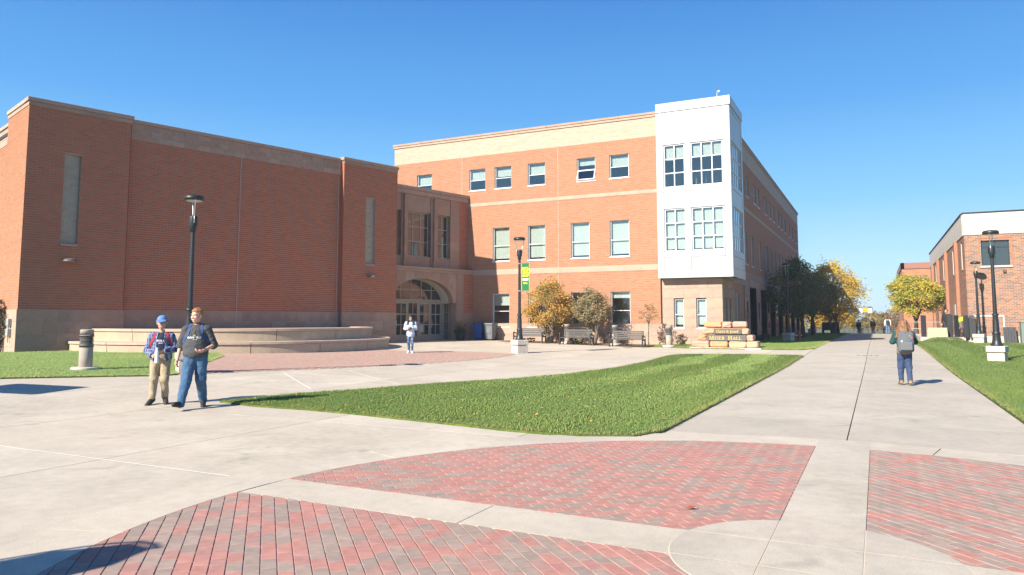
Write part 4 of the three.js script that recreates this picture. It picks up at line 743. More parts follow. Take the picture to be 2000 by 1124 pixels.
// ---------------------------------------------------------------- stone name sign
{
  const t = thing('stone_sign', 'stacked sandstone sign with two grey plates and gold lettering', 'sign', [-7.1, g(-7.1, -39.1), -39.1], 0), rock = [[.6, .33, .18], [.55, .34, .23], [.6, .37, .24], [.58, .35, .265], [.6, .39, .3]].map((c) => S(lin(...c), .92, { map: tStone, bumpMap: bumpRock, bumpScale: .03 }));
  const stone = (x0, x1, y0, y1, d, m, z = 0) => {
    const w = x1 - x0, h = y1 - y0, q = new RoundedBoxGeometry(w - .01, h - .01, d, 6, .1), p = q.attributes.position, s = rr(0, 50);
    for (let i = 0; i < p.count; i++) { const n = noise.noise(p.getX(i) * 5 + s, p.getY(i) * 6, p.getZ(i) * 5 + s); p.setXYZ(i, p.getX(i) + n * .04, p.getY(i) + noise.noise(p.getX(i) * 4, s, p.getZ(i) * 4) * .025, p.getZ(i) + n * .09); }
    q.computeVertexNormals(); mesh('stone', wuv(q.translate((x0 + x1) / 2, (y0 + y1) / 2, z)), rock[m], t);
  };
  mesh('footing', rbx(3.6, .1, 1.0, .05, .02, 0, .02), M.pedestal, t);
  stone(-1.66, -.74, .06, .4, .8, 3); stone(-.72, .2, .06, .4, .82, 0); stone(.24, 1.1, .05, .4, .8, 2); stone(1.1, 1.72, .05, .41, .78, 2);
  stone(-1.38, -.85, .41, .73, .72, 0); stone(1.1, 1.48, .41, .73, .72, 4);
  stone(-1.12, -.5, .74, 1.05, .66, 2); stone(.86, 1.26, .74, 1.06, .66, 2);
  stone(-1.02, -.12, 1.07, 1.4, .6, 0); stone(-.1, .4, 1.07, 1.4, .6, 3); stone(.42, 1.15, 1.07, 1.41, .6, 3);
  mesh('core', merge([b2(-.9, 1.12, .4, .72, -.3, .28), b2(-.52, .88, .73, 1.06, -.3, .25)]), rock[1], t);
  const plate = (w, h, x, y, z, text, font) => {
    const m = mesh('name_plate', rbx(w, h, .06, x, y, z, .006, 1), S(lin(.11, .105, .1), .45, { map: tGrain }), t);
    const c = document.createElement('canvas'); c.width = 1024; c.height = Math.round(1024 * h / w); const k = c.getContext('2d'); k.fillStyle = '#5d5a56'; k.fillRect(0, 0, c.width, c.height); k.fillStyle = '#d8b45c'; k.textAlign = 'center'; k.textBaseline = 'middle'; k.font = font; text(k, c);
    const tx = srgb(new THREE.CanvasTexture(c)); mesh('lettering', new THREE.PlaneGeometry(w - .02, h - .02).translate(x, y, z + .0325), S(lin(1, 1, 1), .45, { map: tx }), m);
  };
  plate(1.38, .26, .18, .9, .33, (k, c) => k.fillText('Clare & Josef', 512, c.height / 2 + 6, 900), '140px serif');
  plate(1.98, .3, .12, .57, .36, (k, c) => { k.font = 'bold 132px serif'; k.textAlign = 'left'; const put = (s, x, big) => { k.font = (big ? '146px' : '118px') + ' serif'; k.fillText(s, x, c.height / 2 + (big ? 4 : 12)); return x + k.measureText(s).width + 6; }; let x = 60; x = put('M', x, true); x = put('EIER', x, false); x = 560; x = put('H', x, true); put('ALL', x, false); }, 'bold 120px serif');
}
{ // hydrant
  const t = thing('fire_hydrant', 'red fire hydrant on the shaded grass', 'hydrant', [-4.72, g(-4.72, -52.6), -52.6], .6), red = S(lin(.4, .03, .03), .5);
  mesh('barrel', lathe([[0, 0], [.16, 0], [.16, .05], [.11, .07], [.11, .5], [.15, .52], [.15, .56], [.12, .58], [.1, .68], [.05, .74], [0, .75]], 20), red, t); mesh('operating_nut', cyl(.035, .03, .07, 0, .74, 0, 6), red, t);
  for (const s of [-1, 1]) mesh('side_cap', new THREE.CylinderGeometry(.055, .055, .12, 14).rotateZ(Math.PI / 2).translate(s * .15, .42, 0), S(lin(.55, .55, .52), .5), t); mesh('front_cap', new THREE.CylinderGeometry(.075, .075, .13, 14).rotateX(Math.PI / 2).translate(0, .38, .15), red, t);
}
{ // meter boxes on the sunny end wall of the wing
  const p = wpt(-18.7, -.75); for (const y of [1.15, 1.55]) { const t = thing('meter_box', y > 1.3 ? 'upper grey utility meter box on the sunny wing corner' : 'lower grey utility meter box on the sunny wing corner', 'meter', [p[0] - wd.x * .1, y, p[1] - wd.z * .1], -WA + Math.PI * 0, 'utility meters'); mesh('housing', rbx(.3, .3, .14, 0, 0, 0, .03), S(lin(.4, .4, .4), .5), t); mesh('dial', new THREE.CylinderGeometry(.1, .1, .08, 18).rotateX(Math.PI / 2).translate(0, .02, .1), M.glass, t); mesh('conduit', cyl(.025, .025, .25, 0, -.4, 0, 8), M.steel, t); }
}
// ---------------------------------------------------------------- yard by the brick hall: raised pad, rails, panels, crate
{
  struct('concrete_pad', wuv(b2(2.5, 5.1, -.2, .54, -66, -54.1)), M.pedestal);
  const dk = S(lin(.028, .03, .036), .6);
  const panel = (x, z, w, h, turn, label) => { const t = thing('gate_panel', label, 'gate', [x, .52, z], turn, 'dark metal gate leaves'); mesh('frame', merge([b2(-w / 2, -w / 2 + .05, 0, h, -.03, .03), b2(w / 2 - .05, w / 2, 0, h, -.03, .03), b2(-w / 2 + .05, w / 2 - .05, h - .06, h, -.03, .03), b2(-w / 2 + .05, w / 2 - .05, 0, .06, -.03, .03)]), dk, t); const n = Math.max(2, Math.round(w / .12)); for (let k = 0; k < n; k++) mesh('slat', b2(-w / 2 + .055 + (w - .11) * k / n, -w / 2 + .05 + (w - .11) * (k + .9) / n, .062, h - .062, -.02, .02), dk, t); };
  panel(2.72, -54.6, .3, 1.42, .3, 'dark metal gate leaf with white notices beside the timber crate'); panel(4.22, -54.7, .3, 1.45, -.5, 'dark metal gate leaf beside the timber crate, next to the workers'); panel(4.55, -54.5, .3, 1.42, .6, 'dark metal gate leaf standing at the foot of the stair rails');
  panel(5.0, -53.75, .28, 1.4, .2, 'dark metal gate leaf at the brick corner'); panel(5.32, -53.7, .28, 1.4, -.2, 'dark metal gate leaf beside the small lamp post');
  const t = thing('timber_crate', 'pale stacked timber boards on the concrete pad between dark gate leaves', 'timber', [3.45, .54, -54.35], 0); for (let k = 0; k < 4; k++) mesh('board', rbx(1.12 - (k === 3 ? .05 : 0), .145, .4, (k & 1) * .015, .075 + k * .15, 0, .01, 1), S(lin(.62 - k * .02, .49, .34), .8, { map: tGrain }), t);
  const r = thing('stair_rail', 'grey metal handrail sloping down beside the brick hall steps', 'railing', [4.9, .54, -55.6]); for (const z of [0, -2.2]) { mesh('rail', tube([[-.7, 1.0, z], [0, .95, z], [.0, .95, z], [.15, .3, z + 1.2]], .025, 6), M.steel, r); mesh('rail', tube([[-.7, .6, z], [0, .55, z], [.13, 0.05, z + 1.1]], .025, 6), M.steel, r); for (const x of [-.7, -.05]) mesh('post', cyl(.025, .025, 1.0, x, 0, z, 8), M.steel, r); }
  const fr = thing('pipe_rail', 'grey pipe railing along the pad beyond the timber boards', 'railing', [3.2, .54, -58]); for (const y of [.5, .95]) mesh('rail', new THREE.CylinderGeometry(.025, .025, 2.2, 8).rotateZ(Math.PI / 2).translate(0, y, 0), M.steel, fr); for (const x of [-1.05, -.35, .35, 1.05]) mesh('post', cyl(.025, .025, .95, x, 0, 0, 8), M.steel, fr);
  const ld = thing('leaning_sheets', 'dark corrugated sheet leaning on the brick hall wall', 'metal sheet', [7.25, g(7.2, -53.5), -53.4], 0); for (let k = 0; k < 5; k++) { const m = mesh('rib', rbx(.13, 1.06, .03, 0, .53, 0, .012, 1), dk, ld); m.position.set(-.27 + k * .135, 0, .02 * (k & 1)); m.rotation.x = -.28; }
  const cab = thing('utility_cabinet', 'pale green utility cabinet beside the leaning dark sheet', 'cabinet', [8.15, g(8, -53), -53.1]); mesh('body', rbx(.85, 1.3, .6, 0, .65, 0, .02), S(lin(.16, .22, .18), .6), cab); mesh('lid', rbx(.92, .06, .68, 0, 1.32, 0, .02), S(lin(.15, .21, .17), .6), cab); mesh('handle', rbx(.03, .16, .04, .3, .8, .31, .01), M.blackMatte, cab);
}
// ---------------------------------------------------------------- things outside the frame that cast the shadows on the plaza
{
  const c = Math.cos(33 * Math.PI / 180) / Math.sin(33 * Math.PI / 180), back = (x, z, h) => [x - Math.sin(20 * Math.PI / 180) * c * h, z + Math.cos(20 * Math.PI / 180) * c * h];
  const [ax, az] = back(-16.55, -9.9, 4.0), k = thing('kiosk', 'notice kiosk with a flat square roof beside the plaza', 'kiosk', [ax, g(ax, az), az], .3);
  mesh('roof', rbx(1.7, .1, 1.5, 0, 3.75, 0, .02), M.blackMatte, k); mesh('board', rbx(.9, 1.6, .1, 0, 2.2, 0, .02), M.bronze, k); for (const s of [-1, 1]) mesh('post', cyl(.05, .05, 3.7, s * .52, 0, 0, 12), M.black, k);
  const b = thing('feather_banner', 'tall feather banner on a pole behind the round brick court', 'banner', [-6.46, 0, -.24], -.35);
  mesh('pole', tube([[0, 0, 0], [0, 1.4, 0], [.05, 2.2, 0], [.25, 2.5, 0], [.5, 2.52, 0]], .018, 6), M.steel, b);
  const sh = new THREE.Shape([[.01, .7], [.7, .8], [.76, 1.75], [.66, 2.3], [.46, 2.5], [.24, 2.46], [.05, 2.15], [.01, 1.4]].map((p) => new THREE.Vector2(...p))); mesh('cloth', new THREE.ExtrudeGeometry(sh, { depth: .004, bevelEnabled: false }), S(lin(.02, .15, .07), .8), b); mesh('base', cyl(.3, .3, .04, 0, 0, 0, 20), M.blackMatte, b);
}

// ---------------------------------------------------------------- trees and shrubs
const leafGeo = (() => { const q = new THREE.BufferGeometry(); q.setAttribute('position', new THREE.Float32BufferAttribute([0, 0, -.5, .3, .08, 0, 0, 0, .5, 0, 0, -.5, 0, 0, .5, -.3, .08, 0], 3)); q.computeVertexNormals(); return q; })();
const leafMat = new THREE.MeshPhysicalMaterial({ color: lin(1, 1, 1), roughness: .7, transmission: .5, thickness: 0, side: THREE.DoubleSide });
function tree(name, label, { x, z, y, h, trunkH, tr = .12, rx, ry, cy, n = 6000, leaf = .16, pal, clumps = 70, bark = M.bark, stems = 1, group, sub = 2, droop = 0, shape = 1, category = 'tree', leanX = 0 }) {
  const y0 = y ?? g(x, z), t = thing(name, label, category, [x, y0 - .03, z], 0, group), wood = [], cs = [];
  const C = V(leanX, cy, 0);
  for (let k = 0; k < clumps; k++) {
    let d; do { d = V(rr(-1, 1), rr(-1, 1), rr(-1, 1)); } while (d.length() > 1);
    const rad = Math.pow(d.length(), .45); d.normalize().multiplyScalar(rad);
    const wide = shape > 0 ? 1 - .35 * shape * Math.max(0, d.y) - .15 * Math.max(0, -d.y) : 1, wob = .82 + .3 * noise.noise(d.x * 2.1 + x, d.y * 2.1, d.z * 2.1 + z);
    cs.push(V(C.x + d.x * rx * wide * wob, C.y + d.y * ry * wob, C.z + d.z * rx * wide * wob));
  }
  for (let s = 0; s < stems; s++) {
    const a = s * 6.28 / stems + .5, sp = stems > 1 ? .12 : 0, base = V(Math.cos(a) * sp, 0, Math.sin(a) * sp), fork = V(Math.cos(a) * sp * 2.6 + rr(-.05, .05), trunkH, Math.sin(a) * sp * 2.6 + rr(-.05, .05)), mid = base.clone().lerp(fork, .5).add(V(rr(-.04, .04), 0, rr(-.04, .04))), r = tr / Math.sqrt(stems);
    wood.push(taper(base, mid, r * 1.25, r * 1.02, 9), taper(mid, fork, r * 1.02, r * .82, 9));
    const limbs = 5 + Math.floor(rnd() * 2);
    for (let k = 0; k < limbs; k++) {
      const b = k / limbs * 6.28 + rr(-.4, .4), e = V(C.x + Math.cos(b) * rx * .45, C.y + rr(-.2, .45) * ry, Math.sin(b) * rx * .45), m = fork.clone().lerp(e, .45).add(V(0, rr(-.05, .2) * ry * .4, 0));
      wood.push(taper(fork, m, r * .6, r * .4, 6), taper(m, e, r * .4, r * .16, 6));
      for (let j = 0; j < 4; j++) { const c = cs[Math.floor(rnd() * cs.length)]; if (c.distanceTo(e) < rx * .9) wood.push(taper(rnd() < .5 ? m : e, c, r * .18, r * .06, 4)); }
    }
  }
  mesh('trunk', wuv(merge(wood)), bark, t);
  const m = shade(new THREE.InstancedMesh(leafGeo, leafMat, n)), o = new THREE.Object3D(), col = new THREE.Color();
  const cr = cs.map(() => rr(.16, .34) * Math.min(rx, ry)), ct = cs.map((c) => clamp(.5 + noise.noise(c.x * .8 + x * 3, c.y * .8, c.z * .8) * .9 + rr(-.2, .2), 0, .999));
  for (let i = 0; i < n; i++) {
    const k = Math.floor(rnd() * cs.length), c = cs[k], r = cr[k];
    o.position.set(c.x + gauss() * r, c.y + gauss() * r * .8 - droop * rnd() * r, c.z + gauss() * r); o.rotation.set(rr(-1.3, 1.3), rr(0, 6.28), rr(-1.3, 1.3)); o.scale.setScalar(leaf * rr(.65, 1.3)); o.updateMatrix(); m.setMatrixAt(i, o.matrix);
    const f = clamp(ct[k] + rr(-.18, .18), 0, .999) * (pal.length - 1), j = Math.floor(f), w = f - j, A = pal[j], B = pal[Math.min(j + 1, pal.length - 1)], v = rr(.8, 1.2);
    col.setRGB((A[0] + (B[0] - A[0]) * w) * v, (A[1] + (B[1] - A[1]) * w) * v, (A[2] + (B[2] - A[2]) * w) * v); m.setColorAt(i, col);
  }
  m.name = 'crown'; m.userData.kind = 'stuff'; t.add(m); return t;
}
const P = { green: [[.1, .17, .03], [.15, .2, .035], [.21, .22, .04], [.28, .17, .055]], gold: [[.6, .37, .025], [.75, .5, .03], [.68, .48, .045], [.5, .4, .05]], lime: [[.3, .36, .04], [.48, .45, .04], [.66, .52, .035], [.4, .4, .05]], orange: [[.3, .29, .08], [.4, .33, .08], [.58, .34, .06], [.7, .38, .05], [.38, .33, .08]], sage: [[.26, .255, .12], [.32, .29, .13], [.45, .3, .15], [.22, .24, .09]], rust: [[.14, .07, .035], [.2, .1, .06], [.12, .09, .04]] };
const TG = 'street trees along the hall', FG = 'small trees in the planting bed';
tree('street_tree', 'dark green street tree shading the hydrant and lamp post', { x: -5.3, z: -62.5, h: 6.5, trunkH: 1.5, tr: .16, rx: 2.75, ry: 2.55, cy: 3.9, n: 11500, leaf: .17, pal: P.green, clumps: 130, group: TG, leanX: -.4 });
tree('street_tree', 'olive street tree standing between the green and the golden trees', { x: -5.2, z: -72, h: 6, trunkH: 1.6, tr: .17, rx: 2.4, ry: 2.2, cy: 3.6, n: 9000, leaf: .18, pal: [P.green[1], P.green[2], [.2, .17, .03], [.26, .2, .03]], clumps: 90, group: TG });
tree('street_tree', 'golden yellow street tree beyond the olive tree with sunlit crown', { x: -4.0, z: -82, h: 7.5, trunkH: 1.3, tr: .2, rx: 3.5, ry: 3.25, cy: 4.5, n: 12500, leaf: .2, pal: P.gold, clumps: 130, group: TG, stems: 2 });
tree('street_tree', 'yellow-green rounded tree beside the concrete pad', { x: 2.85, z: -68, h: 5, trunkH: 1.2, tr: .17, rx: 2.55, ry: 1.75, cy: 3.35, n: 10500, leaf: .17, pal: P.lime, clumps: 120, group: 'yellow-green trees by the brick hall', shape: .4 });
tree('small_tree', 'bushy orange and green small tree behind the banner lamp post', { x: -17.75, z: -40.7, h: 4, trunkH: .7, tr: .16, rx: 1.75, ry: 1.6, cy: 2.3, n: 12000, leaf: .115, pal: P.orange, clumps: 120, bark: M.barkPale, group: FG, shape: 1.5, stems: 2 });
tree('small_tree', 'pale sage and pink small tree by the ground-floor windows', { x: -15.0, z: -40.8, h: 3.5, trunkH: .75, tr: .14, rx: 1.25, ry: 1.15, cy: 2.15, n: 7500, leaf: .105, pal: P.sage, clumps: 95, bark: M.barkPale, group: FG, shape: 1, stems: 2 });
tree('sapling', 'thin bare sapling with few yellow leaves near the stone corner', { x: -11.6, z: -40.6, h: 2.6, trunkH: 1.25, tr: .035, rx: .62, ry: .6, cy: 1.85, n: 420, leaf: .085, pal: [[.35, .2, .04], [.3, .22, .05], [.2, .2, .05]], clumps: 40, bark: M.barkPale });
for (const [x, z, s, l] of [[-16.9, -41.4, .55, 'low rusty shrub beneath the orange and green tree'], [-14.1, -41.3, .6, 'low rusty shrub beneath the sage tree'], [-13.3, -41.2, .5, 'low brown shrub behind the bench beside the sapling'], [-10.75, -40.9, .75, 'sparse purple-brown shrub beside the sapling'], [-9.9, -41.2, .55, 'sparse brown shrub against the stone corner wall']])
  tree('shrub', l, { x, z, h: 1, trunkH: .12, tr: .03, rx: s * .75, ry: s * .65, cy: s * .75, n: 420, leaf: .085, pal: P.rust, clumps: 30, stems: 3, group: 'low shrubs along the hall', category: 'shrub' });
for (const [x, z, l] of [[-18.9, -40.4, 'low green ground plants behind the bench next to the banner lamp'], [-15.9, -40.3, 'low green ground plants between the leafy small trees']]) tree('ground_plant', l, { x, z, h: .4, trunkH: .05, tr: .02, rx: .8, ry: .16, cy: .18, n: 500, leaf: .08, pal: [[.1, .15, .03], [.16, .17, .04], [.25, .17, .04]], clumps: 30, stems: 2, category: 'plant', group: 'low plants in the bed' });
tree('shrub', 'tall dark red and green shrub at the sunny wing corner', { x: -32.2, z: -17.4, h: 2.4, trunkH: .2, tr: .06, rx: .75, ry: 1.15, cy: 1.2, n: 4200, leaf: .09, pal: [[.06, .08, .02], [.1, .07, .025], [.16, .06, .03]], clumps: 70, stems: 3, category: 'shrub', shape: .4 });
tree('shrub', 'dark low hedge plants along the arcade', { x: -7.3, z: -52, h: .8, trunkH: .1, tr: .03, rx: 1.5, ry: .35, cy: .35, n: 1500, leaf: .1, pal: P.rust, clumps: 40, stems: 3, category: 'shrub' });
// far trees beyond the crest of the path
const far = [[-9, -128, 4.2, 4.6, 1], [-15, -135, 4.5, 5, 1], [-5.5, -118, 3.2, 3.4, 1], [-2.6, -150, 4, 4.6, 0], [1.2, -160, 4, 3.6, 2], [4.6, -150, 4.2, 4.4, 2], [-7, -165, 5, 5.4, 0], [8, -165, 5, 6, 2], [-22, -150, 6, 6, 0]];
far.forEach(([x, z, r, h, k], i) => tree('far_tree', ['bright yellow far tree seen beneath the street trees', 'tall golden far tree behind the end of the hall', 'small golden far tree just past the crest by the arcade', 'rounded olive-yellow far tree beside the far banners', 'rusty far tree at the end of the path', 'orange far tree beyond the walking man', 'broad olive far tree behind the banner row', 'rusty broad far tree behind the distant brick block', 'broad yellow-green far tree behind the hall roof line'][i], { x, z, h: h, trunkH: 1.2, tr: .2, rx: r, ry: h * .55, cy: h * .62 + .8, n: 3500, leaf: .34, pal: [[[.3, .24, .03], [.42, .28, .03], [.24, .22, .03]], P.gold, [[.3, .16, .06], [.36, .22, .07], [.22, .17, .06]]][k], clumps: 60, group: 'far trees beyond the crest' }));
{ // low ridge at the horizon
  const pos = [], idx = [], n = 60; for (let i = 0; i <= n; i++) { const x = -700 + i * 30, h = 9 + 5 * noise.noise(i * .17, 2, 3) + 2 * noise.noise(i * .6, 1, 1); for (const [y, dz] of [[-12, 60], [h * .6 - 6, 20], [h - 6, -40], [-12, -200]]) pos.push(x, y, -1100 + dz); }
  for (let i = 0; i < n; i++) for (let k = 0; k < 3; k++) { const a = i * 4 + k; idx.push(a, a + 4, a + 1, a + 1, a + 4, a + 5); }
  const q = new THREE.BufferGeometry(); q.setAttribute('position', new THREE.Float32BufferAttribute(pos, 3)); q.setIndex(idx); q.computeVertexNormals(); struct('hills', wuv(q), S(lin(.16, .15, .11), 1, { side: THREE.DoubleSide }));
}
{ // banner row beyond the crest
  for (let k = 0; k < 6; k++) { const x = -3.55 + k * .52, z = -97 - (k % 2) * 1.6, t = thing('flag_pole', k % 2 ? 'white flag on a thin pole at the crest of the path' : 'yellow flag on a thin pole at the crest of the path', 'flag', [x, g(x, z), z], .2, k % 2 ? 'white flags beside the path crest' : 'yellow flags beside the path crest'); mesh('pole', cyl(.025, .02, 3.3, 0, 0, 0, 6), M.steel, t); mesh('flag', b2(.03, .5, 2.65, 3.2, -.008, .008), k % 2 ? S(lin(.75, .75, .72), .8) : S(lin(.6, .38, .02), .8), t); }
  const c = thing('utility_cart', 'black box trailer parked under the golden tree', 'trailer', [-4.7, g(-4.7, -90), -90], .1); mesh('body', rbx(1.7, .9, 2.4, 0, .78, 0, .06), M.blackMatte, c); for (const [a, b] of [[-1, -.7], [1, -.7], [-1, .7], [1, .7]]) mesh('wheel', new THREE.CylinderGeometry(.3, .3, .2, 18).rotateZ(Math.PI / 2).translate(a * .78, .3, b), M.dark, c);
}

// ---------------------------------------------------------------- people: fields of tapered capsules and ellipsoids, meshed by surface nets
const smin = (a, b, k) => { const h = Math.max(k - Math.abs(a - b), 0) / k; return Math.min(a, b) - h * h * k * .25; };
function cap(a, b, ra, rb) { const ax = a[0], ay = a[1], az = a[2], dx = b[0] - ax, dy = b[1] - ay, dz = b[2] - az, L2 = dx * dx + dy * dy + dz * dz || 1e-9; return (x, y, z) => { const t = clamp(((x - ax) * dx + (y - ay) * dy + (z - az) * dz) / L2, 0, 1); return Math.hypot(x - ax - dx * t, y - ay - dy * t, z - az - dz * t) - (ra + (rb - ra) * t); }; }
function ell(c, r) { return (x, y, z) => { const px = (x - c[0]) / r[0], py = (y - c[1]) / r[1], pz = (z - c[2]) / r[2], k0 = Math.hypot(px, py, pz), k1 = Math.hypot(px / r[0], py / r[1], pz / r[2]); return k1 < 1e-6 ? -Math.min(...r) : k0 * (k0 - 1) / k1; }; }
const uni = (l, k = .03) => (x, y, z) => { let d = 1e3; for (const f of l) d = d > 900 ? f(x, y, z) : smin(d, f(x, y, z), k); return d; };
const fuse = (a, b, k) => (x, y, z) => smin(a(x, y, z), b(x, y, z), k);
function nets(f, lo, hi, c, colour) {
  const n = [0, 1, 2].map((k) => Math.ceil((hi[k] - lo[k]) / c) + 1), [nx, ny, nz] = n, D = new Float32Array(nx * ny * nz), id = new Int32Array(nx * ny * nz).fill(-1), pos = [], idx = [];
  const B = 5, reach = (B - 1) / 2 * c * 1.733 * 1.35 + .012; // far blocks get one value
  for (let K = 0; K < nz; K += B) for (let I = 0; I < nx; I += B) for (let Jb = 0; Jb < ny; Jb += B) {
    const d0 = f(lo[0] + (I + (B - 1) / 2) * c, lo[1] + (Jb + (B - 1) / 2) * c, lo[2] + (K + (B - 1) / 2) * c), flat = Math.abs(d0) > reach;
    for (let k = K; k < Math.min(nz, K + B); k++) for (let j = Jb; j < Math.min(ny, Jb + B); j++) for (let i = I; i < Math.min(nx, I + B); i++) D[i + nx * (j + ny * k)] = flat ? d0 : f(lo[0] + i * c, lo[1] + j * c, lo[2] + k * c);
  }
  const A = (i, j, k) => i + nx * (j + ny * k);
  for (let k = 0; k + 1 < nz; k++) for (let j = 0; j + 1 < ny; j++) for (let i = 0; i + 1 < nx; i++) {
    let s = 0, m = 0, px = 0, py = 0, pz = 0; const v = [];
    for (let q = 0; q < 8; q++) { const d = D[A(i + (q & 1), j + (q >> 1 & 1), k + (q >> 2))]; v.push(d); if (d < 0) m++; } if (m === 0 || m === 8) continue;
    for (let a = 0; a < 8; a++) for (const b of [1, 2, 4]) { const e = a | b; if (e === a) continue; if ((v[a] < 0) === (v[e] < 0)) continue; const t = v[a] / (v[a] - v[e]); px += (a & 1) + (b === 1 ? t : 0); py += (a >> 1 & 1) + (b === 2 ? t : 0); pz += (a >> 2) + (b === 4 ? t : 0); s++; }
    id[A(i, j, k)] = pos.length / 3; pos.push(lo[0] + (i + px / s) * c, lo[1] + (j + py / s) * c, lo[2] + (k + pz / s) * c);
  }
  const quad = (a, b, d, e, flip) => { if (a < 0 || b < 0 || d < 0 || e < 0) return; flip ? idx.push(a, d, b, a, e, d) : idx.push(a, b, d, a, d, e); };
  for (let k = 1; k + 1 < nz; k++) for (let j = 1; j + 1 < ny; j++) for (let i = 1; i + 1 < nx; i++) {
    const d = D[A(i, j, k)] < 0;
    if (d !== (D[A(i + 1, j, k)] < 0)) quad(id[A(i, j - 1, k - 1)], id[A(i, j, k - 1)], id[A(i, j, k)], id[A(i, j - 1, k)], !d);
    if (d !== (D[A(i, j + 1, k)] < 0)) quad(id[A(i - 1, j, k - 1)], id[A(i - 1, j, k)], id[A(i, j, k)], id[A(i, j, k - 1)], !d);
    if (d !== (D[A(i, j, k + 1)] < 0)) quad(id[A(i - 1, j - 1, k)], id[A(i, j - 1, k)], id[A(i, j, k)], id[A(i - 1, j, k)], !d);
  }
  const q = new THREE.BufferGeometry(), nor = new Float32Array(pos.length), e = c * .6; q.setAttribute('position', new THREE.Float32BufferAttribute(pos, 3));
  for (let i = 0; i < pos.length; i += 3) { const x = pos[i], y = pos[i + 1], z = pos[i + 2], a = f(x + e, y, z) - f(x - e, y, z), b = f(x, y + e, z) - f(x, y - e, z), d = f(x, y, z + e) - f(x, y, z - e), l = Math.hypot(a, b, d) || 1; nor[i] = a / l; nor[i + 1] = b / l; nor[i + 2] = d / l; }
  q.setAttribute('normal', new THREE.BufferAttribute(nor, 3)); q.setIndex(idx);
  if (colour) { const col = new Float32Array(pos.length); for (let i = 0; i < pos.length; i += 3) { const k = colour(pos[i], pos[i + 1], pos[i + 2], nor[i], nor[i + 1], nor[i + 2]); col[i] = k[0]; col[i + 1] = k[1]; col[i + 2] = k[2]; } q.setAttribute('color', new THREE.BufferAttribute(col, 3)); }
  return q;
}
const joinC = (l) => { const gs = l.map((q) => q.toNonIndexed()); return mergeGeometries(gs); };
const mixv = (a, b, t) => a.map((v, i) => v + (b[i] - v) * t), addv = (a, b, s = 1) => a.map((v, i) => v + b[i] * s), unitv = (a) => { const l = Math.hypot(...a) || 1; return a.map((v) => v / l); }, crossv = (a, b) => [a[1] * b[2] - a[2] * b[1], a[2] * b[0] - a[0] * b[2], a[0] * b[1] - a[1] * b[0]];
function handField(w, d, n, side, curl, k = 1) { // wrist, direction, palm normal, thumb side
  d = unitv(d); let s = unitv(crossv(d, n)); n = unitv(crossv(s, d)); s = s.map((v) => v * side);
  const at = (a, b, c) => addv(addv(addv(w, d, a * k), s, b * k), n, c * k), l = [cap(at(.0, 0, 0), at(.05, 0, 0), .026 * k, .03 * k), cap(at(.035, .022, 0), at(.085, .028, 0), .017 * k, .014 * k), cap(at(.035, -.018, 0), at(.085, -.026, 0), .017 * k, .013 * k), cap(at(.04, 0, 0), at(.09, 0, 0), .017 * k, .014 * k)];
  [[.031, .066], [.011, .076], [-.010, .07], [-.03, .055]].forEach(([o, len], i) => {
    let p = at(.088, o, 0), a = curl * .5; const cv = curl * (1 + i * .06);
    for (const [f, r0, r1] of [[.45, .0098, .0092], [.32, .0092, .0085], [.23, .0085, .0072]]) { a += cv * .62; const q = addv(addv(p, d, Math.cos(a) * len * f * k), n, Math.sin(a) * len * f * k); l.push(cap(p, q, r0 * k, r1 * k)); p = q; }
  });
  const t1 = at(.028, .03, .006), t2 = at(.058, .056, .02 + curl * .012), t3 = at(.085, .06 - curl * .012, .032 + curl * .02); l.push(cap(t1, t2, .0135 * k, .011 * k), cap(t2, t3, .011 * k, .0085 * k));
  return uni(l, .008);
}
function ribbon(f, pts, width, off, n = 30) { // strap lying on a garment field
  const cur = new THREE.CatmullRomCurve3(pts.map((p) => V(...p))), L = [], R = [], pos = [];
  const proj = (p) => { for (let k = 0; k < 8; k++) { const e = .004, d = f(p.x, p.y, p.z) - off, gx = f(p.x + e, p.y, p.z) - f(p.x - e, p.y, p.z), gy = f(p.x, p.y + e, p.z) - f(p.x, p.y - e, p.z), gz = f(p.x, p.y, p.z + e) - f(p.x, p.y, p.z - e), l = Math.hypot(gx, gy, gz) || 1; p.x -= gx / l * d; p.y -= gy / l * d; p.z -= gz / l * d; p.n = V(gx / l, gy / l, gz / l); } return p; };
  for (let i = 0; i <= n; i++) { const p = proj(cur.getPoint(i / n)), t = cur.getTangent(i / n), s = t.cross(p.n).normalize().multiplyScalar(width / 2); const o = p.n.clone().multiplyScalar(.006); L.push([p.clone().add(s), p.clone().add(s).sub(o)]); R.push([p.clone().sub(s), p.clone().sub(s).sub(o)]); }
  const tri = (...v) => v.forEach((w) => pos.push(w.x, w.y, w.z)), quad = (a, b, c, d) => { tri(a, b, c); tri(a, c, d); };
  for (let i = 0; i < n; i++) { quad(L[i][0], R[i][0], R[i + 1][0], L[i + 1][0]); quad(L[i][1], L[i + 1][1], R[i + 1][1], R[i][1]); quad(L[i][0], L[i + 1][0], L[i + 1][1], L[i][1]); quad(R[i][0], R[i][1], R[i + 1][1], R[i + 1][0]); }
  const q = new THREE.BufferGeometry(); q.setAttribute('position', new THREE.Float32BufferAttribute(pos, 3)); q.computeVertexNormals(); return q;
}
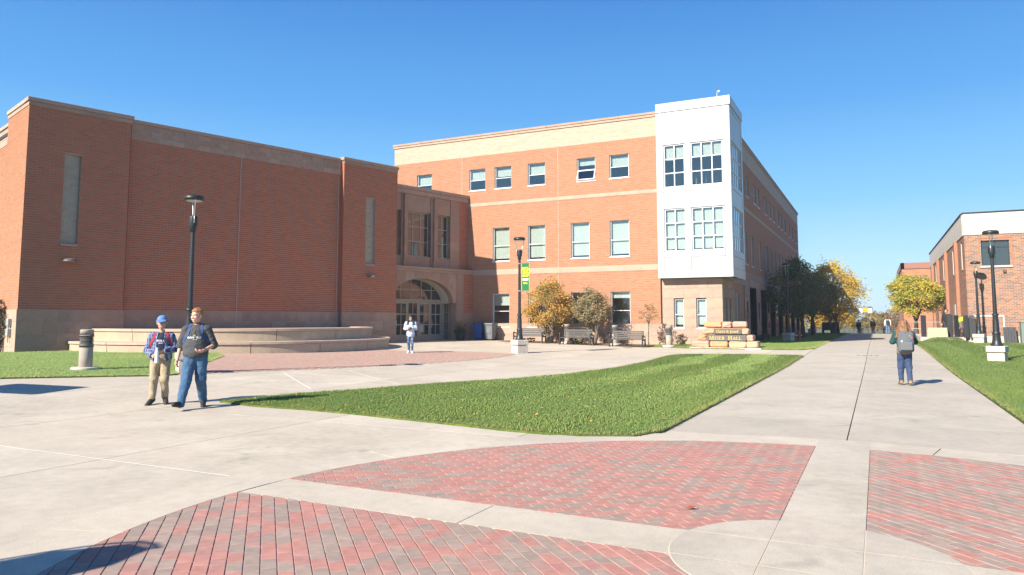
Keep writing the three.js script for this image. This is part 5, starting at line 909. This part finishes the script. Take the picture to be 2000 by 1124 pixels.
function frontPatch(f, x0, x1, y0, y1, nx, ny, off) { // cloth print lying on the chest
  const pos = [], uv = [], idx = [];
  for (let j = 0; j <= ny; j++) for (let i = 0; i <= nx; i++) { const x = x0 + (x1 - x0) * i / nx, y = y0 + (y1 - y0) * j / ny; let z = .5; for (let k = 0; k < 60; k++) { const d = f(x, y, z) - off; z -= d * .8; if (Math.abs(d) < 2e-4) break; } pos.push(x, y, z); uv.push(i / nx, j / ny); }
  for (let j = 0; j < ny; j++) for (let i = 0; i < nx; i++) { const a = j * (nx + 1) + i; idx.push(a, a + 1, a + nx + 1, a + 1, a + nx + 2, a + nx + 1); }
  const q = new THREE.BufferGeometry(); q.setAttribute('position', new THREE.Float32BufferAttribute(pos, 3)); q.setAttribute('uv', new THREE.Float32BufferAttribute(uv, 2)); q.setIndex(idx); q.computeVertexNormals(); return q;
}
function printMat(w, h, draw) { const c = document.createElement('canvas'); c.width = w; c.height = h; const k = c.getContext('2d'); k.clearRect(0, 0, w, h); k.textAlign = 'center'; k.textBaseline = 'middle'; draw(k, w, h); const t = srgb(new THREE.CanvasTexture(c)); return S(lin(1, 1, 1), .8, { map: t, alphaTest: .5, transparent: true }); }
const VC = (o = {}) => S(lin(1, 1, 1), o.r ?? .85, { vertexColors: true });
// fold-like relief for cloth
const folds = (f, amp, fx, fy, s) => (x, y, z) => f(x, y, z) + amp * (noise.noise(x * fx + s, y * fy, z * fx + s) + .5 * noise.noise(x * fx * 2 + s, y * fy * 2.3, z * fx * 2));
const cutY = (f, lo, hi) => (x, y, z) => Math.max(f(x, y, z), lo - y, y - hi);

function person(o) {
  const H = o.H, W = o.W ?? 1, t = thing('person', o.label, 'person', [o.x, o.y ?? g(o.x, o.z), o.z], o.turn, o.group), res = o.res ?? 1;
  const J = { pelvis: [0, .53 * H, 0], chest: [0, .72 * H, 0], neck: [0, .835 * H, 0], sR: [-.112 * H, .808 * H, 0], sL: [.112 * H, .808 * H, 0], hR: [-.052 * H, .515 * H, 0], hL: [.052 * H, .515 * H, 0], kR: [-.06 * H, .285 * H, .01], kL: [.06 * H, .285 * H, .01], aR: [-.06 * H, .05 * H, -.03], aL: [.06 * H, .05 * H, -.03], tR: [-.075 * H, .02 * H, .13], tL: [.075 * H, .02 * H, .13], eR: [-.15 * H, .635 * H, -.02], eL: [.15 * H, .635 * H, -.02], wR: [-.155 * H, .49 * H, .06], wL: [.155 * H, .49 * H, .06], nR: [.4, 0, .9], nL: [-.4, 0, .9], ...o.J };
  const hs = o.headScale ?? 1, HC = addv(J.neck, [o.headFwd ? 0 : 0, (.085 * H + .035) * 1, .012 + (o.headFwd ?? 0)]); // head centre
  const torso = (e) => [ell(J.chest, [.165 * W + e, .165 + e, .112 * W + e]), ell(o.bellyAt ?? [0, .635 * H, .012 * W * (o.belly ?? 1)], [.148 * W * (o.belly ?? 1) + e, .17 + e, .112 * W * (o.belly ?? 1) + e]), ell(addv(J.pelvis, [0, .02, -.01]), [.16 * W + e, .13 + e, .118 * W + e]), cap(mixv(J.sR, J.neck, .15), mixv(J.sL, J.neck, .15), .05 * W + e, .05 * W + e), cap(addv(J.neck, [0, -.03, -.02]), addv(J.chest, [0, .08, -.02]), .065 * W + e, .1 + e)];
  const arm = (S_, e) => [cap(J['s' + S_], J['e' + S_], .058 * W + e, .046 * W + e), cap(J['e' + S_], J['w' + S_], .044 * W + e, .03 * Math.sqrt(W) + e)];
  const leg = (S_, e, e2 = e) => [cap(J['h' + S_], J['k' + S_], .088 * W + e, .058 * W + e2), cap(J['k' + S_], J['a' + S_], .056 * W + e2, .038 + e2)];
  const neckF = cap(addv(J.neck, [0, -.04, -.01]), addv(HC, [0, -.06, -.01]), .058 * Math.sqrt(W), .054 * Math.sqrt(W));
  const foot = (S_) => cap(addv(J['a' + S_], [0, -.02, 0]), J['t' + S_], .034, .028);
  const skin = o.skin ?? [.52, .3, .215], skinC = () => skin;
  const bodyF = uni([...torso(-.014), ...arm('R', -.006), ...arm('L', -.006), ...leg('R', -.014), ...leg('L', -.014), foot('R'), foot('L'), neckF], .03);
  const lo = [-.55, -.03, -.5], hi = [.55, .86 * H, .6];
  // head turned about the neck
  const rot = new THREE.Matrix4().makeTranslation(...HC).multiply(new THREE.Matrix4().makeRotationFromEuler(new THREE.Euler(o.nod ?? 0, o.look ?? 0, o.tilt ?? 0, 'YXZ'))).multiply(new THREE.Matrix4().makeScale(1.12, 1.1, 1.12));
  const hf = uni([ell([0, .035, -.012], [.076, .09, .096]), ell([0, -.045, .022], [.06 * (o.jaw ?? 1), .075, .068]), cap([-.03, -.02, .06], [.03, -.02, .06], .034, .034), cap([0, -.1, .05], [0, -.092, .065], .022, .018), cap([0, .012, .088], [0, -.024, .108], .009, .0135), cap([-.014, -.028, .1], [.014, -.028, .1], .009, .009), cap([-.045, .03, .076], [.045, .03, .076], .012, .012), ell([-.079, -.005, -.004], [.011, .032, .02]), ell([.079, -.005, -.004], [.011, .032, .02]), cap([-.018, -.06, .089], [.018, -.06, .089], .0085, .0085)], .016);
  const faceCol = (x, y, z) => {
    if (z > .06 && Math.hypot((Math.abs(x) - .032) / .013, (y - .012) / .0065) < 1) return [.03, .02, .018];
    if (z > .06 && Math.hypot((Math.abs(x) - .033) / .022, (y - .032) / .0055) < 1) return o.brow ?? [.1, .06, .035];
    if (z > .07 && Math.hypot(x / .027, (y + .061) / .0085) < 1) return o.smile && Math.abs(y + .06) < .005 ? [.7, .65, .6] : [skin[0] * .85, skin[1] * .5, skin[2] * .55];
    return skin;
  };
  const head = nets(hf, [-.12, -.16, -.13], [.12, .15, .14], .0055 * res, faceCol).applyMatrix4(rot);
  const parts = [nets(bodyF, lo, hi, .013 * res, skinC), head];
  for (const S_ of ['R', 'L']) { const w = J['w' + S_], d = o['hand' + S_] ?? addv(w, J['e' + S_], -1), hfld = handField(w, d, J['n' + S_], (S_ === 'R' ? 1 : -1) * (o['thumb' + S_] ?? 1), o['curl' + S_] ?? .55, o.handScale ?? 1); parts.push(nets(hfld, addv(w, [-.2, -.2, -.2]), addv(w, [.2, .2, .2]), .0055 * res, skinC)); }
  mesh('body', joinC(parts), VC({ r: .6 }), t);
  // hair
  if (o.hair) { const hh = o.hair(HC), q = nets(hh.f, hh.lo, hh.hi, .0075 * res, (x, y, z) => { const n = noise.noise(x * 60, y * 14, z * 60); return hh.c.map((v) => v * (1 + n * .6)); }); if (hh.local) q.applyMatrix4(rot); mesh('hair', q, VC({ r: .6 }), t); }
  // trousers
  const pe = o.pant ?? { e: .012, e2: .014, c: [.05, .08, .16] };
  const trF = cutY(folds(uni([ell(addv(J.pelvis, [0, .0, -.01]), [.16 * W + pe.e, .14 + pe.e, .118 * W + pe.e]), ell(o.bellyAt ?? [0, .6 * H, .012], [.14 * W, .12, .11 * W * (o.belly ?? 1)]), ...leg('R', pe.e, pe.e2), ...leg('L', pe.e, pe.e2)], .035), .011, 10, 8, H * 3), -1, o.waist ?? .585 * H);
  mesh('trousers', nets((x, y, z) => { const d = trF(x, y, z), kR = cap(J.kR, J.aR, .2, .12)(x, y, z), m = Math.min(Math.hypot(x - J.aR[0], y - J.aR[1] + .02, z - J.aR[2]), Math.hypot(x - J.aL[0], y - J.aL[1] + .02, z - J.aL[2])); return Math.max(d, (pe.cuff ?? .045) - m); }, lo, [hi[0], .64 * H, hi[2]], .0105 * res, pe.paint ?? (() => pe.c)), VC({ r: .9 }), t);
  // shoes
  for (const S_ of ['R', 'L']) {
    const a = J['a' + S_], b = J['t' + S_], dir = unitv(addv(b, a, -1)), heel = addv(a, dir, -.035), sc = o.shoe ?? { c: [.03, .03, .03], sole: [.5, .48, .44] };
    const up = unitv(crossv(crossv(dir, [0, 1, 0]), dir)), hb = addv(heel, up, -.035), tb = addv(addv(b, dir, .05), up, -.005);
    const f = uni([cap(addv(hb, up, .01), tb, .043, .041), cap(a, addv(hb, up, .02), .044, .044), cap(mixv(a, b, .4), tb, .047, .036)], .025), c0 = mixv(hb, tb, .5), base = Math.min(...[hb, tb].map((p) => p[0] * up[0] + p[1] * up[1] + p[2] * up[2])) - .028;
    const ff = (x, y, z) => Math.max(f(x, y, z), base - (x * up[0] + y * up[1] + z * up[2]));
    mesh('shoe', nets(ff, addv(c0, [-.22, -.14, -.22]), addv(c0, [.22, .2, .22]), .008 * res, (x, y, z) => (x * up[0] + y * up[1] + z * up[2]) - base < .02 ? sc.sole : sc.c), VC({ r: .7 }), t);
  }
  return { t, J, H, W, HC, torso, arm, leg, rot, lo, hi, res };
}
function garment(P, name, f, colour, r = .9, lo = P.lo, hi = P.hi, c = .0105) { return mesh(name, nets(f, lo, [hi[0], hi[1] + .06, hi[2]], c * P.res, colour), VC({ r }), P.t); }
const armTo = (J, S_, W, e, t) => [cap(J['s' + S_], J['e' + S_], .06 * W + e, .05 * W + e), cap(J['e' + S_], mixv(J['e' + S_], J['w' + S_], t), .048 * W + e, .036 * W + e)];
function stop(f, p, d) { const n = unitv(d), k = p[0] * n[0] + p[1] * n[1] + p[2] * n[2]; return (x, y, z) => Math.max(f(x, y, z), x * n[0] + y * n[1] + z * n[2] - k); }
function sleeve(J, S_, W, e, t) { const end = mixv(J['e' + S_], J['w' + S_], t); return stop(uni(armTo(J, S_, W, e, t), .02), addv(end, unitv(addv(J['w' + S_], J['e' + S_], -1)), .02), addv(J['w' + S_], J['e' + S_], -1)); }
function packOn(P, name, label, c, straps, size = [.3, .44, .17], opt = {}) { // backpack: a thing of its own in the same place as its wearer
  const t = thing(name, label, 'backpack', P.t.position.toArray(), P.t.rotation.y), y = P.J.chest[1] - .06, z = -.112 * P.W - .03 - size[2] / 2;
  const q = nets(fuse(ell([0, y, z], [size[0] / 2, size[1] / 2, size[2] / 2 + .02]), (x, a, b) => { const d = [Math.abs(x) - size[0] / 2 + .06, Math.abs(a - y) - size[1] / 2 + .06, Math.abs(b - z) - size[2] / 2 + .06].map((v) => Math.max(v, 0)); return Math.hypot(...d) - .06; }, .04), [-.3, y - .35, z - .25], [.3, y + .35, z + .25], .012, () => c);
  mesh('pack', q, VC(), t);
  mesh('pocket', rbx(size[0] * .76, size[1] * .42, .07, 0, y - size[1] * .2, z - size[2] / 2 - .02, .03), S(lin(...c.map((v) => v * 1.15)), .85), t);
  mesh('zip', tube([[-size[0] * .42, y + .02, z - size[2] * .4], [-size[0] * .3, y + size[1] * .38, z - size[2] * .44], [0, y + size[1] * .46, z - size[2] * .42], [size[0] * .3, y + size[1] * .38, z - size[2] * .44], [size[0] * .42, y + .02, z - size[2] * .4]], .006, 5), S(lin(.02, .02, .02), .6), t);
  for (const s of [-1, 1]) mesh('strap', ribbon(opt.on, [[s * .09, y + .2, -.16 * P.W], [s * .095, P.J.neck[1] - .02, -.06], [s * .105, P.J.neck[1] - .045, .06], [s * .14, P.J.chest[1] + .07, .13 * P.W], [s * .175, P.J.chest[1] - .01, .07 * P.W], [s * .19, P.J.chest[1] - .08, .0]], .044, .009), S(lin(...straps), .8), t);
  return t;
}
{ // man in charcoal hoodie, striding, head turned to his companion
  const P = person({ label: 'man in charcoal hoodie and blue jeans striding beside a companion in a cap', x: -11.5, z: -9.72, turn: .62, H: 1.82, W: 1.1, belly: 1.18, jaw: 1.12, look: -.5, nod: .05, smile: true, skin: [.6, .33, .24], group: 'pair walking across the plaza',
    J: { kR: [-.1, .55, .2], aR: [-.13, .115, .4], tR: [-.17, .13, .56], hR: [-.09, .94, .03], kL: [.11, .53, .03], aL: [.1, .11, -.26], tL: [.14, .035, -.1], sR: [-.185, 1.445, -.01], sL: [.185, 1.445, -.01], eR: [-.285, 1.15, -.03], wR: [-.31, .89, .06], eL: [.31, 1.16, -.04], wL: [.17, 1.06, .22], nR: [.9, 0, .3], nL: [0, 1, .1] }, handL: [-.35, -.02, .3], curlL: .5, curlR: .5, thumbL: 1,
    pant: { e: .022, e2: .034, c: [.045, .125, .27], cuff: .05, paint: (x, y, z) => { const n = noise.noise(x * 25, y * 9, z * 25), w = 1 + n * .25 + .3 * Math.max(0, noise.noise(x * 7, y * 4, z * 7)); return [.045 * w, .108 * w, .2 * w]; } }, shoe: { c: [.012, .012, .013], sole: [.02, .02, .02] },
    hair: () => ({ local: true, lo: [-.13, -.1, -.16], hi: [.13, .2, .16], c: [.30, .13, .045], f: (x, y, z) => Math.max(ell([0, .048, -.014], [.09, .1, .11])(x, y, z) + noise.noise(x * 45, y * 45, z * 45) * .009, -(y - .055 + (z < .03 ? .09 : 0) - (z < -.03 ? -.0 : 0)) , -.0 + (z > .03 ? .078 - y + .02 * noise.noise(x * 40, 1, 2) : -1)) }) });
  const c = [.06, .061, .066], J = P.J, tor = cutY(uni([...P.torso(.024), ell([0, 1.02, .02], [.215, .17, .185])], .05), .93, 1.62);
  const hood = uni([cap([-.1, 1.52, -.05], [.1, 1.52, -.05], .05, .05), cap([-.1, 1.52, -.04], [-.05, 1.465, .07], .042, .022), cap([.1, 1.52, -.04], [.05, 1.465, .07], .042, .022), cap([-.05, 1.5, -.12], [.05, 1.5, -.12], .07, .07)], .03);
  const sh = folds(fuse(fuse(tor, hood, .02), fuse(sleeve(J, 'R', 1.12, .02, .12), sleeve(J, 'L', 1.12, .02, .12), .02), .045), .013, 8, 9, 5);
  garment(P, 'hoodie', sh, (x, y, z) => { const n = 1 + .15 * noise.noise(x * 40, y * 40, z * 40); return c.map((v) => v * n); });
  mesh('print', frontPatch(sh, -.13, .12, 1.245, 1.37, 24, 12, .003), printMat(512, 256, (k) => { k.fillStyle = '#d9c34a'; k.font = 'bold 64px serif'; k.fillText('BH', 270, 44); k.fillStyle = '#eeeef2'; k.font = 'bold 92px sans-serif'; k.fillText('BLACK HILLS', 256, 126, 500); k.font = 'bold 50px sans-serif'; k.fillText('STATE', 300, 206, 260); }), P.t);
  mesh('drawstring', merge([tube([[-.035, 1.47, .15], [-.04, 1.4, .19], [-.045, 1.3, .205]], .004, 5), tube([[.03, 1.47, .15], [.035, 1.38, .19], [.05, 1.22, .21]], .004, 5)]), S(lin(.025, .025, .028), .8), P.t);
  mesh('wrist_watch', new THREE.TorusGeometry(.034, .008, 8, 20).lookAt(V(-.16, -.1, .26)).translate(.22, 1.08, .21), M.blackMatte, P.t);
  packOn(P, 'backpack', 'dark backpack with blue straps worn over the charcoal hoodie', [.02, .03, .045], [.03, .07, .19], [.34, .46, .19], { on: sh });
}
{ // companion: cap, plaid overshirt, khaki trousers, bottle
  const P = person({ label: 'person in blue cap and plaid shirt walking with a white bottle', x: -12.5, z: -9.75, turn: .78, H: 1.66, W: .93, look: -.05, nod: .02, smile: true, skin: [.5, .29, .2], brow: [.02, .015, .012], group: 'pair walking across the plaza',
    J: { kR: [-.1, .49, .07], aR: [-.12, .09, .05], tR: [-.16, .03, .2], kL: [.09, .48, .09], aL: [.1, .1, -.08], tL: [.13, .04, .07], sR: [-.165, 1.295, -.01], sL: [.165, 1.295, -.01], eR: [-.25, 1.03, -.05], wR: [-.13, .93, .17], eL: [.26, 1.05, -.03], wL: [.06, 1.02, .21], nR: [.5, .1, .5], nL: [-.3, -.6, .5] }, handR: [.5, .04, .35], handL: [-.6, -.06, .12], curlR: .95, curlL: .8,
    pant: { e: .02, e2: .022, c: [.36, .29, .2], cuff: .06, paint: (x, y, z) => { const n = 1 + .18 * noise.noise(x * 12, y * 8, z * 12); return [.34 * n, .275 * n, .185 * n]; } }, shoe: { c: [.025, .027, .03], sole: [.6, .58, .54] },
    hair: () => ({ local: true, lo: [-.12, -.1, -.15], hi: [.12, .16, .14], c: [.015, .012, .01], f: (x, y, z) => Math.max(ell([0, .035, -.014], [.084, .095, .103])(x, y, z), y - .07, z - .02, -.045 - y) }) });
  const J = P.J, tee = cutY(uni(P.torso(.01), .045), .86, 1.375);
  garment(P, 'tee_shirt', folds(tee, .004, 10, 8, 2), () => [.018, .025, .06]);
  mesh('print', frontPatch(tee, -.09, .1, 1.14, 1.25, 20, 10, .008), printMat(512, 300, (k) => { k.fillStyle = '#f4f4f6'; k.font = 'bold 150px serif'; k.fillText('POLO', 256, 92, 480); k.font = 'bold 70px serif'; k.fillText('SPORT', 256, 220, 300); }), P.t);
  const opening = (x, y, z) => z < .03 ? -1 : .066 + (1.2 - y) * .06 - Math.abs(x);
  const outer = fuse(cutY(uni([...P.torso(.022), ell([0, .92, 0], [.205, .2, .15])], .045), .8, 1.375), fuse(sleeve(J, 'R', .93, .022, .93), sleeve(J, 'L', .93, .022, .93), .02), .04);
  const shirt = folds((x, y, z) => Math.max(outer(x, y, z), -Math.max(tee(x, y, z) - .006, -1) * 0 - 1, opening(x, y, z)), .011, 9, 9, 9);
  const plaid = (x, y, z) => { const u = (x * .9 + z * .45) / .052, v = y / .06, a = u - Math.floor(u), b = v - Math.floor(v); let c = [.075, .125, .25]; if (a < .32) c = [.05, .05, .13]; if (b < .3) c = mixv(c, [.16, .1, .24], .6); if (a > .46 && a < .6) c = mixv(c, [.35, .42, .55], .7); if (b > .45 && b < .57) c = mixv(c, [.3, .4, .55], .65); if (a < .32 && b < .3) c = [.03, .03, .08]; return c; };
  garment(P, 'plaid_shirt', shirt, plaid, .9, P.lo, P.hi, .009);
  const capf = (x, y, z) => Math.max(ell([0, .05, -.01], [.088, .088, .105])(x, y, z), .042 - y), brim = (x, y, z) => Math.max(ell([0, .046 - (z - .08) * .28, .1], [.082, .014, .095])(x, y, z), .05 - z);
  mesh('cap', nets(fuse(capf, brim, .012), [-.14, -.02, -.15], [.14, .17, .22], .006, (x, y, z) => [.1, .2, .42].map((v) => v * (1 + .2 * noise.noise(x * 50, y * 50, z * 50)))).applyMatrix4(P.rot), VC(), P.t);
  packOn(P, 'backpack', 'backpack with red straps worn over the plaid shirt', [.03, .035, .06], [.36, .03, .04], [.28, .4, .15], { on: outer });
  const b = thing('water_bottle', 'white metal water bottle held in front of the plaid shirt', 'bottle', P.t.position.toArray(), P.t.rotation.y);
  const bg = [lathe([[0, 0], [.036, 0], [.038, .01], [.038, .2], [.03, .225], [.022, .235], [.022, .245], [0, .245]], 22)]; mesh('flask', bg[0].translate(-.035, .8, .262), S(lin(.66, .7, .7), .35), b); mesh('lid', cyl(.026, .024, .045, -.035, 1.046, .262, 18), S(lin(.6, .62, .62), .4), b);
}
{ // girl with phone
  const P = person({ label: 'person in pale blue plaid shirt walking from the doors looking at a phone', x: -18.2, z: -26.6, turn: .55, H: 1.6, W: .86, look: 0, nod: .42, skin: [.42, .24, .165], headFwd: .02, brow: [.02, .015, .012],
    J: { kR: [-.075, .47, .08], aR: [-.075, .09, -.02], tR: [-.1, .03, .12], kL: [.075, .47, .1], aL: [.08, .08, .16], tL: [.1, .03, .3], eR: [-.24, 1.05, .0], wR: [-.08, 1.06, .22], eL: [.24, 1.05, .0], wL: [.07, 1.06, .22], nR: [.3, .8, .1], nL: [-.3, .8, .1] }, handR: [.45, .02, .35], handL: [-.45, .02, .35], curlR: .8, curlL: .8,
    pant: { e: .006, e2: .01, c: [.06, .12, .24], cuff: .06, paint: (x, y, z) => { const n = noise.noise(x * 18, y * 16, z * 18); return n > .28 ? [.34, .38, .42] : y < .42 && n > .1 ? [.02, .03, .05] : [.05, .11, .22]; } }, shoe: { c: [.7, .7, .7], sole: [.72, .72, .72] },
    hair: (HC) => ({ lo: [-.22, HC[1] - .36, -.2], hi: [.22, HC[1] + .17, .2], c: [.012, .01, .01], f: (x, y, z) => { const Y = y - HC[1], Z = z - HC[2]; const d = uni([ell([0, .05, .0], [.108, .12, .128]), cap([-.095, .02, .0], [-.12, -.25, .06], .04, .038), cap([.095, .02, .0], [.13, -.25, .05], .045, .042), cap([0, 0, -.07], [0, -.22, -.1], .07, .06)], .03)(x, Y, Z); return Math.max(d + noise.noise(x * 40, y * 10, z * 40) * .006, Z > .045 && Math.abs(x) < .068 && Y < .055 ? .01 : -1); } }) });
  const J = P.J, sh = folds(fuse(cutY(uni([...P.torso(.025), ell([0, .8, 0], [.17, .2, .14])], .05), .71, 1.345), fuse(sleeve(J, 'R', .86, .03, .92), sleeve(J, 'L', .86, .03, .92), .02), .04), .007, 9, 7, 13);
  garment(P, 'plaid_shirt', sh, (x, y, z) => { const u = (x + z * .4) / .1, v = y / .11, a = u - Math.floor(u), b = v - Math.floor(v); let c = [.62, .67, .74]; if (a < .36) c = mixv(c, [.2, .34, .58], .5); if (b < .36) c = mixv(c, [.16, .3, .52], .55); return c; });
  const ph = thing('mobile_phone', 'mobile phone held by the person in the pale shirt', 'phone', P.t.position.toArray(), P.t.rotation.y); const m = mesh('handset', rbx(.075, .15, .009, 0, 0, 0, .004), M.dark, ph); m.position.set(0, 1.09, .31); m.rotation.x = -.9;
}
{ // woman seen from behind with grey pack
  const P = person({ label: 'long-haired woman with grey backpack walking away along the path', x: .6, z: -21.1, turn: Math.PI + .12, H: 1.6, W: .95, look: .15, skin: [.55, .33, .25],
    J: { kR: [-.085, .46, .02], aR: [-.085, .1, -.12], tR: [-.09, .03, .0], kL: [.085, .47, .07], aL: [.085, .09, .1], tL: [.095, .03, .25], eR: [-.26, 1.09, .03], wR: [-.2, 1.16, .22], eL: [.26, 1.09, .03], wL: [.2, 1.16, .22] }, handR: [.2, .3, .2], handL: [-.2, .3, .2], curlR: .8, curlL: .8,
    pant: { e: .008, e2: .02, c: [.035, .06, .16], cuff: .03, paint: (x, y, z) => { const n = 1 + .3 * noise.noise(x * 16, y * 10, z * 16); return [.035 * n, .06 * n, .13 * n]; } }, shoe: { c: [.2, .14, .08], sole: [.45, .36, .22] },
    hair: (HC) => ({ lo: [-.24, HC[1] - .5, -.32], hi: [.24, HC[1] + .18, .16], c: [.2, .092, .042], f: (x, y, z) => { const Y = y - HC[1], Z = z - HC[2]; const d = uni([ell([0, .045, -.015], [.105, .118, .125]), cap([-.075, .02, -.05], [-.17, -.36, -.1], .055, .035), cap([.075, .02, -.05], [.18, -.3, -.08], .055, .035), cap([-.03, -.1, -.1], [-.1, -.42, -.16], .06, .03), cap([0, 0, -.08], [-.03, -.3, -.17], .085, .07), cap([.04, 0, -.08], [.07, -.26, -.16], .07, .06)], .03)(x, Y, Z); return Math.max(d + noise.noise(x * 38, y * 6, z * 24) * .018 + noise.noise(x * 90, y * 9, 3) * .006, Z > .04 && Math.abs(x) < .065 && Y < .07 ? .01 : -1); } }) });
  const J = P.J, sh = folds(fuse(cutY(uni([...P.torso(.025)], .05), .78, 1.345), fuse(sleeve(J, 'R', .95, .02, .9), sleeve(J, 'L', .95, .02, .9), .02), .04), .006, 9, 7, 21);
  garment(P, 'jacket', sh, (x, y) => y > .96 ? [.012, .062, .066] : [.2, .17, .12]);
  const pk = packOn(P, 'backpack', 'grey backpack with stickers worn by the long-haired woman', [.11, .12, .13], [.08, .09, .1], [.36, .5, .2], { on: sh });
  const sc = [[.7, .72, .75], [.06, .07, .3], [.6, .08, .1], [.75, .75, .7], [.1, .35, .4], [.7, .35, .1]]; [[.06, .1], [.1, .04], [.13, .11], [-.1, .02], [-.02, .05], [.08, .15]].forEach(([x, y], i) => mesh('sticker', new THREE.SphereGeometry(.02, 10, 6).scale(1, 1.1, .2).translate(-x, J.chest[1] - .06 + y, -.112 * .95 - .03 - .215 + Math.abs(y) * .1), S(lin(...sc[i]), .5), pk));
}
// small figures farther off
function small(label, x, z, turn, top, legs, o = {}) {
  const P = person({ label, x, z, y: o.y, turn, H: o.H ?? 1.74, W: 1, res: 1.9, skin: o.skin ?? [.5, .3, .22], pant: { e: .015, e2: .02, c: legs }, shoe: { c: [.05, .05, .05], sole: [.3, .3, .3] }, J: o.J ?? {}, hair: () => ({ local: true, lo: [-.12, -.1, -.15], hi: [.12, .17, .14], c: o.hair ?? [.03, .02, .015], f: (x, y, z) => Math.max(ell([0, .04, -.014], [.088, .1, .108])(x, y, z), z - .05, -.06 - y) }), nod: o.nod ?? 0 });
  garment(P, 'jacket', fuse(cutY(uni(P.torso(.022), .05), .5 * P.H, .845 * P.H), fuse(sleeve(P.J, 'R', 1, .02, .9), sleeve(P.J, 'L', 1, .02, .9), .02), .04), (a, y) => (o.band && Math.abs(y - .66 * P.H) < .035 ? [.7, .7, .68] : top), .9, P.lo, P.hi, .01);
  return { P };
}
const wm = small('man in white top with dark backpack walking at the path crest', 1.0, -84.5, Math.PI, [.72, .72, .7], [.1, .17, .3], {}); packOn(wm.P, 'backpack', 'dark backpack on the man at the path crest', [.02, .022, .03], [.02, .02, .03], [.32, .46, .18], { on: uni(wm.P.torso(.022), .05) });
small('distant person in dark jacket beyond the path crest', -.4, -91, .4, [.03, .04, .07], [.3, .1, .05], { H: 1.6 });
small('seated-height distant person in dark clothes near the flags', -1.85, -92, .2, [.025, .025, .04], [.06, .06, .09], { H: 1.5 });
small('worker in black jacket standing behind the dark gate leaf', 4.15, -56.2, -.4, [.016, .016, .018], [.03, .03, .035], { y: .55, H: 1.75 });
{
  const H = 1.72, d = .36, J = { chest: [0, 1.12, .28], neck: [0, 1.22, .47], sR: [-.19, 1.2, .4], sL: [.19, 1.2, .4], eR: [-.24, .95, .5], eL: [.24, .95, .5], wR: [-.2, .74, .6], wL: [.2, .74, .6], pelvis: [0, .92, -.04], hR: [-.09, .88, -.04], hL: [.09, .88, -.04] };
  const P = person({ label: 'worker in bright yellow high-visibility shirt bending over', x: 4.78, z: -56.4, y: .55, turn: 1.3, H, W: 1, res: 1.7, nod: .9, skin: [.5, .3, .22], J, bellyAt: [0, .99, .1], pant: { e: .015, e2: .02, c: [.2, .16, .12] }, waist: 1.02, hair: () => ({ local: true, lo: [-.12, -.1, -.15], hi: [.12, .17, .14], c: [.02, .02, .03], f: (x, y, z) => Math.max(ell([0, .04, -.014], [.09, .1, .11])(x, y, z), z - .06, -.0 - y) }) });
  garment(P, 'shirt', fuse(uni([cap([0, .98, 0], [0, 1.16, .36], .16, .155), cap(J.sR, J.sL, .08, .08)], .05), fuse(sleeve(J, 'R', 1, .02, .1), sleeve(J, 'L', 1, .02, .1), .02), .04), () => [.5, .72, .02], .8);
}
renderer.render(scene, camera);
